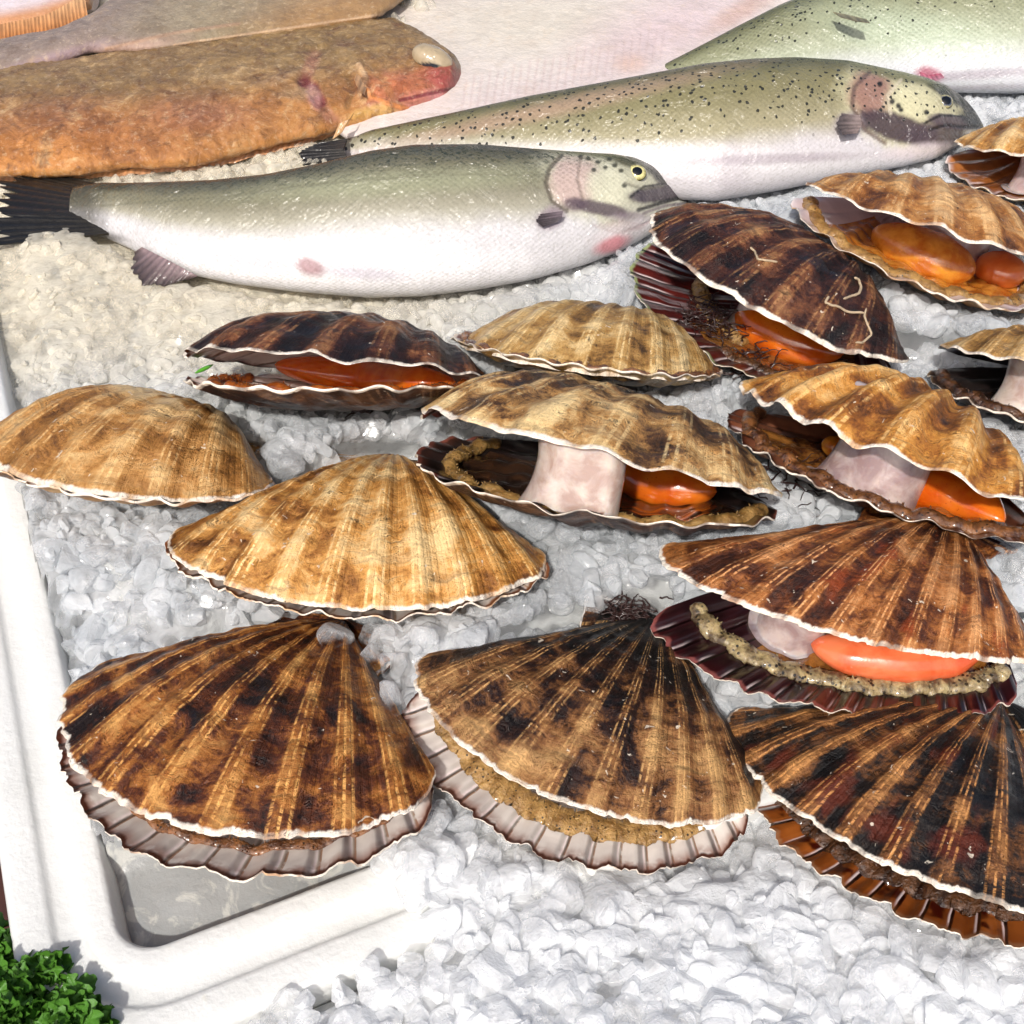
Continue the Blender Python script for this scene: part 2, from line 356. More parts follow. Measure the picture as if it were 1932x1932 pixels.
def blob(name, parent, mat, pts, rads, flat=.75, seed=0, amp=.06, zs=None, n=36, m=44, cl=()):
    """soft body laid along photo points (px,py,z) with radii in cm"""
    k = len(pts); p3 = np.array([P(*p) for p in pts]); tt = np.linspace(0, k-1, m)
    c = np.stack([np.interp(tt, range(k), p3[:, j]) for j in range(3)], -1)
    for _ in range(6): c[1:-1] = (c[:-2]+c[2:]+2*c[1:-1])/4
    r = np.interp(tt, range(k), rads)
    for _ in range(6): r[1:-1] = (r[:-2]+r[2:]+2*r[1:-1])/4
    x = np.linspace(0, 1, m); r = r*np.clip(1-(np.abs(2*x-1))**5, 0.002, 1)**.5
    mb = MB(); tg = np.gradient(c, axis=0); tg /= np.linalg.norm(tg, axis=1)[:, None]
    up = np.array([0, 0, 1.]); sd = np.cross(tg, up); sd /= np.linalg.norm(sd, axis=1)[:, None]; u2 = np.cross(sd, tg)
    a = np.linspace(0, 2*math.pi, n, endpoint=False); R = r[:, None]*(1+amp*fbm(x[:, None]*4+0*a, np.cos(a)[None]*1.2+2+0*r[:, None], seed, 3))
    G = c[:, None]+R[..., None]*(np.cos(a)[None, :, None]*sd[:, None]+flat*np.sin(a)[None, :, None]*u2[:, None])
    for v_ in cl: G = clamp(v_, G)
    mb.grid(G, wrap=True)
    for idx, fl in ((0, False), (-1, True)):
        ring = G[idx]; V = np.concatenate([ring, ring.mean(0)[None]]); F = np.array([[i, (i+1) % n, n] for i in range(n)])
        mb.add(V, F[:, ::-1] if fl else F)
    return mb.build(name, mat, parent)
def mantle(parent, mat, v, t0, t1, s0, h, r, seed, name='mantle', wav=.02, lift=.1):
    T = np.linspace(t0, t1, 260); S = s0+wav*fbm(T*6, T*0, seed, 2)
    pts = v.at(T, S); pts = pts+np.array([0, 0, lift if v.upper is False else -lift])
    mb = MB(); x = np.linspace(0, 1, 260)
    rr = r*(1+.30*fbm(T*11, T*0, seed+2, 4))
    tube(mb, pts, rr, 16, h, None, None, seed, .26)
    # frilled fringe of short tentacles on the strip
    rg = np.random.default_rng(seed); nrm = v.M@np.array([0, 0, 1.])
    for i in range(220):
        j = rg.integers(6, 254); a = rg.uniform(0, 2*math.pi)
        b = pts[j]+np.array([math.cos(a), math.sin(a), 0])*rr[j]*.75+nrm*rr[j]*.45*h
        d = np.array([math.cos(a), math.sin(a), .55])*rg.uniform(.04, .10)
        tube(mb, [b, b+d*.5, b+d], [.03, .024, .01], 5, caps=False)
    mb.v = [clamp(v, V, .0) for V in mb.v]
    return mb.build(name, mat, parent)
def gill(parent, mat, v, t0, t1, s0, s1, seed, lift=.10):
    """thin folded membrane lying on the inside of the lower valve"""
    t = np.linspace(t0, t1, 150); r = np.linspace(s0, s1, 60); T, S_ = np.meshgrid(t, r, indexing='ij')
    edge = S_+.03*fbm(T*5, T*0, seed, 3)*sstep(.5, 1, (S_-s0)/(s1-s0))
    G = v.at(T, edge, .16); h = lift+.10*np.abs(np.sin(edge*34+3*fbm(T*3, S_*3, seed, 2)))+.10*fbm(T*7, S_*7, seed+1, 3)
    h = h*np.minimum(1, 8*np.minimum((T-t0), (t1-T))).clip(0)*np.minimum(1, 10*(s1-S_)+.15)
    G = G+(v.M@np.array([0, 0, 1.]))*h[..., None]; mb = MB(); mb.grid(G); G2 = G-(v.M@np.array([0, 0, 1.]))*.05; mb.grid(G2, flip=True)
    return mb.build('gill', mat, parent)
def muscle(parent, mat, lo, up, px, py, r, seed, waist=.86, ell=.8):
    T, S = np.meshgrid(np.linspace(-.8, .8, 50), np.linspace(.15, .85, 50), indexing='ij')
    a = lo.at(T, S, .1); b = up.at(T, S, .2); q = proj((a+b)/2); i = np.unravel_index(((q-[px, py])**2).sum(-1).argmin(), T.shape)
    A, B = a[i], b[i]; ax = B-A; L = np.linalg.norm(ax); axn = ax/L; A = A-axn*.35; B = B+axn*.25
    e1 = lo.M@np.array([1., 0, 0]); e1 -= axn*(e1@axn); e1 /= np.linalg.norm(e1); e2 = np.cross(axn, e1)
    m, n = 30, 56; h = np.linspace(0, 1, m); an = np.linspace(0, 2*math.pi, n, endpoint=False)
    rr = r*(waist+(1.12-waist)*np.abs(2*h-1)**2.2)
    R = rr[:, None]*(1+.03*fbm(np.cos(an)[None]*2+3+0*h[:, None], np.sin(an)[None]*2+h[:, None], seed, 3))
    R = R*(1+.04*fbm(h[:, None]*2.5+0*an[None], np.cos(an)[None]*1.5+0*h[:, None]+5, seed+3, 3))
    bow = .22*r*np.sin(h*math.pi)
    G = (A+(B-A)*h[:, None])[:, None]+R[..., None]*(np.cos(an)[None, :, None]*e1+ell*np.sin(an)[None, :, None]*e2)+bow[:, None, None]*e1
    G = clamp(up, clamp(lo, G))
    mb = MB(); mb.grid(G, wrap=True)
    for idx in (0, -1):
        ring = G[idx]; V = np.concatenate([ring, ring.mean(0)[None]]); mb.add(V, np.array([[k, (k+1) % n, n] for k in range(n)]))
    return mb.build('adductor_muscle', mat, parent)

def scallop(key, label, outer, inner_up, inner_lo, ribA=.011, warp=.012, lowD=.09, lower_outer=None, seed=1, NR=11, ribL=None, fix=None):
    q = list(FIT[key])
    if fix: 
        for k_, v_ in fix.items(): q[k_] = v_
    up = Valve(q, seed, ribA, warp, True, NR=NR); lo = Valve(q, seed+50, ribA*.6 if ribL is None else ribL*.7, warp*.4, False, lowD, NR=NR)
    c = lo.at(0., .5); root = thing('scallop', label, 'scallop', (c[0], c[1], 0), 'scallops laid out on the crushed ice')
    mb = MB(); up.mesh(mb); mb.build('upper_valve', [outer, inner_up], root)
    mb = MB(); A = lo.mesh(mb); mb.build('lower_valve', [lower_outer or outer, inner_lo], root)
    T, S = np.meshgrid(np.linspace(-1, 1, 90), np.linspace(.02, 1, 70)); CEIL.append(lo.world(lo.local(T, S)).reshape(-1, 3))
    mb = MB()   # dark elastic ligament in the hinge
    lp = up.world(np.array([[x, .004, -.006] for x in np.linspace(-.1, .1, 20)])); tube(mb, lp, .22, 10); mb.build('hinge_ligament', M['ligament'], root)
    return root, up, lo
M = {}
# ------------------------------------------------------------------ fish bodies
def smooth_interp(x, pts, it=14):
    pts = sorted(pts); y = np.interp(x, [p[0] for p in pts], [p[1] for p in pts])
    for _ in range(it): y[1:-1] = (y[:-2]+y[2:]+2*y[1:-1])/4
    return y
class Fish:
    """body lofted from a top and a bottom outline measured on the photograph"""
    def __init__(s, x0, x1, top, bot, beta=25, kb=.55, b_fixed=None, ground=-.4, n=420, m=150, pw=1.0, it=14, groundf=None):
        xs = np.linspace(x0, x1, n); tp = smooth_interp(xs, top, it); bt = smooth_interp(xs, bot, it); s.xs = xs; s.tp = tp; s.bt = bt
        b_ = math.radians(beta); e1 = np.array([0, math.cos(b_), math.sin(b_)]); e2 = np.array([0, -math.sin(b_), math.cos(b_)])
        cen = []; A = []; B = []
        for i, x in enumerate(xs):
            v_ = ((bt[i]+tp[i])/2-966)/PXF; nn = np.array([0, sT+v_*cT, cT-v_*sT]); nn /= np.linalg.norm(nn)
            hp = max((bt[i]-tp[i])/2, .5); cy = (bt[i]+tp[i])/2; z = 1.5
            gr = ground if groundf is None else groundf(x)
            for _ in range(5):
                p = P(x, cy, z); dep = (p-CAM)@RC[2]; hc = hp*dep/PXF/math.sqrt(1+v_*v_)
                if b_fixed is None: a = hc/math.hypot(e1@nn, kb*(e2@nn)); b = kb*a
                else:
                    b = min(b_fixed, hc*.9); a = math.sqrt(max(hc**2-(b*(e2@nn))**2, 1e-4))/abs(e1@nn)
                z = gr+math.hypot(a*e1[2], b*e2[2])
            cen.append(P(x, cy, z)); A.append(a); B.append(b)
        s.c = np.array(cen); s.a = np.array(A); s.b = np.array(B); s.e1 = e1; s.e2 = e2
        for arr in (s.a, s.b): arr[1:-1] = (arr[:-2]+arr[2:]+2*arr[1:-1])/4
        th = np.linspace(0, 2*math.pi, m, endpoint=False)+math.pi/2     # starts at the back (dorsal)
        s.w = np.sin(th); s.k = np.cos(th)     # k>0 : the side that faces up
        kk = np.sign(s.k)*np.abs(s.k)**pw
        G = s.c[:, None]+s.a[:, None, None]*s.w[None, :, None]*e1+s.b[:, None, None]*kk[None, :, None]*e2
        s.G = G; s.N = kk[None, :, None]*e2*np.ones((n, 1, 1))+.6*s.w[None, :, None]*e1*np.ones((n, 1, 1)); s.N /= np.linalg.norm(s.N, axis=-1)[..., None]
        s.pix = proj(G); s.face = (s.k > -.35)[None, :]*np.ones((n, 1), bool)
        s.pix[~s.face] = 1e6
        s.X = s.pix[..., 0]; s.Y = s.pix[..., 1]
        s.FR = np.where(s.k[None, :] > -.35, (np.where(s.Y > 1e5, 0, s.Y)-tp[:, None])/np.maximum(bt-tp, 1)[:, None], (1-s.w[None, :])/2)
        s.col = np.zeros(G.shape); s.disp = np.zeros(G.shape[:2]); s.W2 = np.broadcast_to(s.w, G.shape[:2])
        L = np.concatenate([[0], np.cumsum(np.linalg.norm(np.diff(s.c, axis=0), axis=1))]); s.Ucm = L
        s.UV = np.stack([L[:, None]*np.ones(m)[None], s.a[:, None]*np.arcsin(s.w.clip(-1, 1))[None]*np.where(s.k >= 0, 1, 1)], -1)
    def ell(s, cx, cy, rx, ry, ang, col, st=1., soft=.3, disp=0.):
        a = math.radians(ang); dx = s.X-cx; dy = s.Y-cy
        nz = .16*fbm(s.G[..., 0]*2.3, s.G[..., 1]*2.3, int(cx) % 50, 3)
        d = np.sqrt(((dx*math.cos(a)+dy*math.sin(a))/rx)**2+((-dx*math.sin(a)+dy*math.cos(a))/ry)**2)+nz
        f = (1-sstep(1-soft, 1+soft, d))
        if col is not None: s.col = s.col*(1-f[..., None]*st)+C(col)*f[..., None]*st
        s.disp = s.disp+disp*f
    def line(s, pts, wid, col, st=1., soft=.5, disp=0.):
        d = np.full(s.X.shape, 1e9); pts = np.array(pts, float)
        for a, b in zip(pts[:-1], pts[1:]):
            ab = b-a; t = (((s.X-a[0])*ab[0]+(s.Y-a[1])*ab[1])/(ab@ab)).clip(0, 1)
            d = np.minimum(d, np.hypot(s.X-a[0]-t*ab[0], s.Y-a[1]-t*ab[1]))
        f = 1-sstep(wid*(1-soft), wid*(1+soft), d)
        if col is not None: s.col = s.col*(1-f[..., None]*st)+C(col)*f[..., None]*st
        s.disp = s.disp+disp*f
    def build(s, name, mat, root):
        G = s.G+s.N*s.disp[..., None]
        mb = MB(); mb.grid(G, s.UV, s.col, wrap=True)
        n = G.shape[1]
        for idx in (0, -1):
            V = np.concatenate([G[idx], G[idx].mean(0)[None]]); cc = np.concatenate([s.col[idx], s.col[idx].mean(0)[None]])
            uu = np.concatenate([s.UV[idx], s.UV[idx].mean(0)[None]])
            mb.add(V, np.array([[k, (k+1) % n, n] for k in range(n)]), uu, cc)
        s.G2 = G
        CEIL.append(G[::4, s.k < 0][:, ::3].reshape(-1, 3))
        return mb.build(name, mat, root, attr=True)
    def surf(s, px, py):
        d = (s.X-px)**2+(s.Y-py)**2; i = np.unravel_index(d.argmin(), d.shape); return s.G2[i], s.N[i]
def eye(root, fish, px, py, r, iris, iris2, label=None, tilt=None, pup=.42, dome=.45, ring=None, matname='eye'):
    p, nv = fish.surf(px, py); nv = nv/np.linalg.norm(nv)
    if tilt is not None: nv = nv+np.array(tilt); nv /= np.linalg.norm(nv)
    a = np.cross(nv, [1, 0, 0]); a /= np.linalg.norm(a); b = np.cross(nv, a)
    m, n = 18, 40; rr = np.linspace(0.01, 1, m); an = np.linspace(0, 2*math.pi, n, endpoint=False)
    h = dome*np.sqrt(1-(rr*.98)**2)*r
    G = p-nv*.06*r+(rr[:, None, None]*r)*(np.cos(an)[None, :, None]*b+np.sin(an)[None, :, None]*a*.92)+h[:, None, None]*nv
    col = np.zeros((m, n, 3))
    nz = fbm(np.cos(an)[None]*5+rr[:, None]*3, np.sin(an)[None]*5, 3, 3)
    col[:] = C(iris); f = sstep(.55, .95, rr[:, None]+.25*nz)[..., None]; col = col*(1-f)+C(iris2)*f
    f = sstep(.9, .97, rr)[:, None, None]; col = col*(1-f)+C(ring or '#16140f')*f
    mb = MB(); mb.grid(G, None, col, wrap=True)
    e = mb.build('eye', M['eye'], root, attr=True)
    rp = rr*pup; hp = dome*np.sqrt(1-(rp*.98)**2)*r+.012*np.sqrt(1-(rr*.99)**2)+.004
    G = p-nv*.06*r+(rp[:, None, None]*r)*(np.cos(an)[None, :, None]*b+np.sin(an)[None, :, None]*a*.92)+hp[:, None, None]*nv
    mb = MB(); mb.grid(G, None, wrap=True); mb.build('pupil', M['pupil'], e)
    return e
def fin(name, root, mat, base, tip, zb, zt, rays=14, col0='#3a342e', col1='#1a1714', th=.05, amp=.05, n=90, m=26, rag=.06, seed=1, bend=0.):
    """fin between a base line and a free edge, both given as photo points"""
    def rs(pts, n):
        pts = np.array(pts, float); L = np.concatenate([[0], np.cumsum(np.hypot(*np.diff(pts, axis=0).T))]); t = np.linspace(0, L[-1], n)
        return np.stack([np.interp(t, L, pts[:, 0]), np.interp(t, L, pts[:, 1])], -1)
    b = rs(base, n); e = rs(tip, n); v = np.linspace(0, 1, m)
    zb = np.interp(np.linspace(0, 1, n), np.linspace(0, 1, len(np.atleast_1d(zb))), np.atleast_1d(zb)); zt = np.interp(np.linspace(0, 1, n), np.linspace(0, 1, len(np.atleast_1d(zt))), np.atleast_1d(zt))
    B = np.array([P(*b[i], zb[i]) for i in range(n)]); E_ = np.array([P(*e[i], zt[i]) for i in range(n)])
    ph = np.linspace(0, rays, n)+.35*fbm(np.linspace(0, rays, n)*.7, np.zeros(n), seed+4, 2); ridge = np.cos(2*math.pi*ph)
    ext = 1+rag*(1.3*fbm(ph*1.0, ph*0, seed, 3)+.3*ridge)
    vv = v[None, :]*(1+(ext[:, None]-1)*v[None, :]**3)
    G = B[:, None]+(E_-B)[:, None]*vv[..., None]
    G[..., 2] += amp*.6*ridge[:, None]*(.25+.75*v[None])+bend*np.sin(v*math.pi)[None]
    col = C(col0)*(1-v[None, :, None])+C(col1)*v[None, :, None]; col = col*(.86+.16*ridge[:, None, None]+.35*fbm(ph[:, None]*1.3+0*v[None], v[None]*3+0*ph[:, None], seed+7, 3)[..., None]).clip(.1)+np.zeros(G.shape)
    uv = np.stack([np.broadcast_to((ph/rays)[:, None], (n, m)), np.broadcast_to(v[None], (n, m))], -1)
    G2 = G.copy(); G2[..., 2] -= th*(1-.6*v[None])
    mb = MB(); mb.grid(G, uv, col); mb.grid(G2, uv, col, flip=True)
    for a_, b_, u_, c_ in ((G[:, -1], G2[:, -1], uv[:, -1], col[:, -1]), (G[0], G2[0], uv[0], col[0]), (G[-1], G2[-1], uv[-1], col[-1])):
        mb.grid(np.stack([a_, b_], 1), np.stack([u_, u_], 1), np.stack([c_, c_], 1))
    return mb.build(name, mat, root, attr=True)

def fish_mat(name, scale_w=.26, spot=.0, spot_s=1.6, spot_t=.2, flank=0., bumpA=.02, rough=.30, seed=0, wet=.7, spotc='#1b1c16', wrange=(-1., 1.), sss=.12, speck=0., specs=4.):
    t = NT(name); u, v = t.uv(); base = t.attr(); o = t.obj((seed, seed*2, 0))
    n1 = t.noise(o, 1.2, 5, .6); base = t.mix(.30, base, t.mix(n1, (0, 0, 0), t.mix(.5, base, (1, 1, 1))), 'OVERLAY') if False else base
    k = 2*math.pi/scale_w
    jit = t.M('MULTIPLY', t.noise(o, .5, 3), 6.); a = t.M('SINE', t.M('ADD', t.M('MULTIPLY', u, k*.5), jit)); b = t.M('SINE', t.M('ADD', t.M('MULTIPLY', v, k*.6), jit))
    sc = t.M('MULTIPLY', a, b)
    bl = t.n('ShaderNodeMix', data_type='RGBA', blend_type='MULTIPLY')
    if flank:
        f = t.M('MULTIPLY', t.ss(.05, -.5, sc), flank)
        f = t.M('MULTIPLY', f, t.ss(.35, .6, t.noise(t.comb(u, v, seed), .45, 3)))
        f = t.M('MULTIPLY', f, t.M('MULTIPLY', t.ss(wrange[0]-1.2, wrange[0]+.6, v), t.M('SUBTRACT', 1., t.ss(999., 1000., v))))
        base = t.mix(f, base, t.mix(1., base, C('#5a5648'), 'MULTIPLY'))
    if spot:
        uvv = t.comb(u, t.M('MULTIPLY', v, .9), seed); n = t.n('ShaderNodeVectorMath', operation='ADD'); t.L.new(uvv, n.inputs[0])
        wv = t.n('ShaderNodeTexNoise'); t.L.new(uvv, wv.inputs['Vector']); wv.inputs['Scale'].default_value = 3.5; sc2 = t.n('ShaderNodeVectorMath', operation='SCALE'); t.L.new(wv.outputs['Color'], sc2.inputs[0]); sc2.inputs['Scale'].default_value = .22; t.L.new(sc2.outputs[0], n.inputs[1])
        vo = t.voro(n.outputs[0], spot_s); f = t.ss(spot_t+.035, spot_t-.03, vo.outputs['Distance'])
        sep = t.n('ShaderNodeSeparateXYZ'); t.L.new(vo.outputs['Color'], sep.inputs[0])
        msk = t.ss(wrange[0], wrange[1], v)
        keep = t.ss(-.04, .04, t.M('SUBTRACT', msk, t.M('MULTIPLY', sep.outputs[0], .95)))
        hd = t.n('ShaderNodeAttribute', attribute_name='Col').outputs['Alpha']
        base = t.mix(t.M('MULTIPLY', t.M('MULTIPLY', f, keep), spot), base, C(spotc))
    if speck:
        vo = t.noise(o, specs, 3, .7); f = t.M('MULTIPLY', t.ss(.53, .60, vo), t.M('MULTIPLY', t.ss(wrange[0], wrange[1], v), speck)); base = t.mix(f, base, C(spotc))
    nn = t.noise(o, 3.0, 4, .6, .6)
    h = t.M('ADD', t.M('MULTIPLY', sc, .55), t.M('MULTIPLY', nn, 1.2))
    nb = t.bump(h, bumpA); slime = t.bump(t.M('ADD', t.M('MULTIPLY', t.noise(o, .75, 3, .55, 1.2), 1.5), t.M('ADD', t.M('MULTIPLY', t.noise(o, 5., 3, .6), .12), t.M('MULTIPLY', sc, .02))), .42)
    base = t.mix(t.M('MULTIPLY', t.ss(.46, .66, t.noise(o, 5.5, 4, .7)), .28), base, t.mix(1., base, (.42, .42, .34), 'MULTIPLY'))
    return t.fin(base, .5, nb, wet, .2, None, cnormal=slime, spec=.2)
# ------------------------------------------------------------------ shared materials
def plain(name, col, rough=.5, coat=0., bumpd=0., bs=3., sss=0.):
    t = NT(name); o = t.obj(); n = t.noise(o, bs, 5, .6)
    base = t.ramp(n, [(.3, C(col, .85)), (.7, C(col, 1.1))])
    return t.fin(base, rough, t.bump(n, bumpd) if bumpd else None, coat, .1, sss or None, (.4, .3, .2) if sss else None)
def attr_mat(name, rough=.35, coat=.6, bumpd=.02, bs=4.):
    t = NT(name); o = t.obj(); n = t.noise(o, bs, 4, .6)
    base = t.mix(t.M('MULTIPLY', t.ss(.45, .7, n), .25), t.attr(), t.mix(1., t.attr(), (.45, .45, .45), 'MULTIPLY'))
    return t.fin(base, rough, t.bump(n, bumpd), coat, .15, cnormal=t.bump(t.noise(o, 2.5, 3), .1), spec=.3)
M['ligament'] = plain('hinge_ligament', '#1c1410', .5, .2)
M['eye'] = attr_mat('fish_eye', .1, 1., .0); M['pupil'] = plain('pupil', '#050609', .05, 1.)
M['muscle'] = flesh('adductor_muscle', '#a98f84', '#cdbfb4', 1.1, .22, .015, .8, .45)
M['muscle2'] = flesh('muscle_pinkish', '#9c8280', '#c6b4ae', 1.1, .22, .015, .8, .45)
M['roe'] = flesh('orange_roe', '#d0580c', '#e2761e', .8, .2, .012, .9, .35, spots='#b8440a', spot_t=(.16, .1), spot_s=6.)
M['roe2'] = flesh('coral_roe', '#d65c30', '#e67c50', .8, .22, .012, .8, .35)
M['roe3'] = flesh('dull_roe', '#c85c1e', '#dc7a38', .7, .25, .015, .7, .3)
M['goo'] = flesh('amber_gut', '#c06a18', '#dc9434', 1.2, .15, .05, 1., .3)
M['m_brown'] = flesh('brown_mantle', '#4a2a16', '#8a5a32', 2.2, .3, .08, .8, .1, spots='#1c100a')
M['m_ochre'] = flesh('ochre_mantle', '#7c5a2c', '#b08a52', 2.2, .3, .08, .7, .15, spots='#20150c')
M['m_tan'] = flesh('tan_mantle', '#54432e', '#b09c70', 2.2, .3, .08, .7, .15, spots='#0e0b08', spot_t=(.36, .28))
M['m_dark'] = flesh('dark_mantle', '#2c1a10', '#5e3c22', 2.2, .3, .08, .9, .05, spots='#0c0806')
M['m_orange'] = flesh('orange_mantle', '#7a3a12', '#a85c22', 1.6, .25, .06, .9, .15, spots='#2c140a')
M['gill'] = flesh('brown_gill', '#4c2814', '#94602c', 1.4, .2, .06, 1., .15)
M['gill2'] = flesh('amber_gill', '#a8601c', '#cc8838', 1.4, .2, .06, 1., .2)
M['gill3'] = flesh('black_gill', '#1e1410', '#4a3020', 1.4, .2, .06, 1., .1)
M['weed'] = plain('seaweed', '#2a120e', .5, .4)
M['worm'] = plain('worm_tube', '#b09c80', .7, 0., .03, 6.)
pale_in = lambda n, s, **k: shell_inner(n, s, '#c8beb8', '#e2dad2', '#8a5a48', '#4a2418', '#8c5c30', **k)

# ------------------------------------------------------------------ the scallops
S = {}
def mk(key, label, cols, seed, inner=None, lowout=None, **k):
    so = {a: k.pop(a) for a in ('bias', 'rib', 'valley', 'lipc', 'lip', 'red', 'white', 'vb') if a in k}
    mo = shell_outer('shell_'+str(seed), seed, *cols, NR=k.get('NR', 11), **so)
    inn = inner or pale_in('shell_inside_'+str(seed), seed)
    S[key] = scallop(key, label, mo, inn, inn, lower_outer=lowout, seed=seed, **k); return S[key]
TAN = ('#4a2810', '#94602a', '#c8904a', '#eac88e'); BRN = ('#1a0d07', '#56290f', '#9c6028', '#d8a05a'); DRK = ('#0e0a08', '#2e180e', '#80542e', '#c69a62')
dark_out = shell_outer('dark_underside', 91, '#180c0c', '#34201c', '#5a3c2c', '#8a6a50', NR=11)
mk('S1', 'closed dark brown and gold scallop with pale violet rim at the white box corner', BRN, 1, rib=.95, bias=.012, ribA=0.0065, warp=.008, NR=10, valley=.45, fix={7: .12})
mk('S2', 'black and brown scallop in the bottom middle with a wide pale rim', DRK, 2, rib=.85, bias=-.034, vb=.26, ribA=0.0058, warp=.010, NR=11, valley=.3, lipc='#eadfd0')
mk('S3', 'black scallop with rusty orange ribs and an amber chequered rim at the bottom right', ('#0e0c0b', '#221812', '#6e4422', '#c48a50'), 3, rib=.95, bias=.0, ribA=0.0065, warp=.010, NR=10, red='#5e2410', valley=.5, vb=.07,
   inner=shell_inner('amber_inside', 3, '#6a3412', '#955220', '#7a3c14', '#8a5c3c', '#40180a', NR=19, checker='#3a0d04', linef=.5))
purple = shell_inner('purple_inside', 4, '#2e1216', '#1c0b0e', '#30090c', '#7c4440', '#140506', NR=17, linef=.6, lv=.88)
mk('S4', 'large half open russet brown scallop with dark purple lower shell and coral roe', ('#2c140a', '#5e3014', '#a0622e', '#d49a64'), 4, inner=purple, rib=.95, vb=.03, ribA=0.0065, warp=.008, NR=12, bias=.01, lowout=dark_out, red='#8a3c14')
IN5 = shell_inner('cream_inside', 5, '#cfc2b8', '#e6ddd4', '#b89478', '#7a4a2c', '#a87c58', NR=17)
mk('S5', 'closed golden tan scallop, fanned wide, hinge up, left of the mottled open one', TAN, 5, inner=IN5, rib=.9, bias=.045, valley=.3, vb=.06, ribA=0.0079, warp=.012, NR=11, ribL=.014)
mk('S6', 'smooth domed light tan scallop cut by the left edge of the photo', ('#5a3818', '#94642e', '#b8874c', '#d9b47c'), 6, rib=.6, bias=.05, ribA=0.0086, warp=.006, NR=11, valley=.3, white=.8)
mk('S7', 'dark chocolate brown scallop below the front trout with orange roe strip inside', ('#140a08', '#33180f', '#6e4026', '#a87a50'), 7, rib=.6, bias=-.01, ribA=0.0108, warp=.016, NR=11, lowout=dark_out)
mk('S8', 'closed straw coloured scallop tucked between two open ones in the centre', ('#3c2814', '#8a6432', '#b08a50', '#dcc08c'), 8, rib=.7, bias=.03, ribA=0.0065, warp=.008, NR=12, valley=.4,
   inner=shell_inner('rust_inside', 8, '#6a3a1c', '#8a5a34', '#5c2c14', '#e0cdb8', '#40180a', NR=12))
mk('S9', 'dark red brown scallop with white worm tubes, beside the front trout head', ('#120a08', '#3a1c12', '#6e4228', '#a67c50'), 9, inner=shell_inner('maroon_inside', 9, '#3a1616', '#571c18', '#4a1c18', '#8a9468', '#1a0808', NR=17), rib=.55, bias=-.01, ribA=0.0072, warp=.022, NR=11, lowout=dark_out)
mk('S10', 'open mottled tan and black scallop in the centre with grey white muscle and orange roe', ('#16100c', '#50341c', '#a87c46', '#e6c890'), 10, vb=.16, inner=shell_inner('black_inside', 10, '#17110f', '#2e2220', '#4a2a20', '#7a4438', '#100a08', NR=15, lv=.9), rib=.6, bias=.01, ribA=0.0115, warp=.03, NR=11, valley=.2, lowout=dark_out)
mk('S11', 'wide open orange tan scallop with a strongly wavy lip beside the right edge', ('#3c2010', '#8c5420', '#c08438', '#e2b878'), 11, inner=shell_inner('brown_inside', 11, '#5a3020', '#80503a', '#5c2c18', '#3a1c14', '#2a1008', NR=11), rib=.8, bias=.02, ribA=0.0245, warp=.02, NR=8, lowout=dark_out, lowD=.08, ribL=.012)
mk('S12', 'open light brown scallop in the upper right with amber flesh and pearly lower rim', ('#4a2812', '#8a5628', '#b07c44', '#d8b07c'), 12, inner=shell_inner('pearl_inside', 12, '#c4b4b8', '#dccdd0', '#d8ccd0', '#e6dcdc', '#8a6a5a', NR=13), rib=.6, bias=.025, ribA=0.0115, warp=.015, NR=10)
mk('S13', 'tan scallop cut by the right edge in front of the middle trout snout', ('#5a3416', '#96642c', '#bd8c4c', '#e0c08c'), 13, inner=shell_inner('orange_inside', 13, '#8a4a1e', '#b0703c', '#c8b4b0', '#ded0cc', '#6a3a1c', NR=13), rib=.5, bias=.04, ribA=0.0108, warp=.012)
mk('S14', 'tan scallop with black hollow inside, cut by the right edge', ('#3c2814', '#86602e', '#ae8448', '#dcbc88'), 14, inner=shell_inner('shadow_inside', 14, '#1a1514', '#2c2422', '#3a2a22', '#6a5640', '#0c0808', NR=13), rib=.5, bias=.04, ribA=0.0115, warp=.014, lowout=dark_out)

def zlow(key, px, py):
    v = S[key][2]; t, s_ = find(v, px, py); return float(v.at(t, s_)[2])
def roe(key, mat, pts, rads, flat=.7, dz=.3, seed=1):
    v = S[key][2]; cx = np.mean([p[0] for p in pts]); cy = np.mean([p[1] for p in pts])
    out = []
    for (x, y) in pts:
        z = (zlow(key, x, y)+zlow(key, cx, cy))/2+dz; out.append((x, y, z))
    return blob('roe', S[key][0], mat, out, rads, flat, seed, cl=(S[key][1], S[key][2]))
r, up, lo = S['S1']; mantle(r, M['m_brown'], lo, -.85, .8, .885, .5, .17, 1)
r, up, lo = S['S2']; mantle(r, M['m_ochre'], lo, -.93, .88, .845, .35, .5, 2)
r, up, lo = S['S3']; mantle(r, M['m_dark'], lo, -.95, .95, .86, .4, .42, 3)
r, up, lo = S['S4']; mantle(r, M['m_tan'], lo, -.95, .95, .845, .6, .36, 4)
roe('S4', M['roe2'], [(1530, 1215), (1600, 1232), (1700, 1240), (1790, 1236), (1860, 1222)], [.5, .85, 1.0, .85, .4], .8, .8, 4)
muscle(r, M['muscle2'], lo, up, 1500, 1120, 1.25, 4)
r, up, lo = S['S5']; mantle(r, M['m_brown'], lo, -.7, .8, .86, .5, .2, 5)
r, up, lo = S['S6']; mantle(r, M['m_dark'], lo, -.6, .3, .93, .8, .3, 6)
r, up, lo = S['S7']; mantle(r, M['m_orange'], lo, -.8, .85, .90, .9, .26, 7)
roe('S7', M['roe'], [(518, 688), (600, 700), (700, 710), (790, 718), (860, 720)], [.5, .75, .8, .7, .35], .85, .95, 7)
r, up, lo = S['S8']; mantle(r, M['m_brown'], lo, -.85, .85, .93, .7, .22, 8)
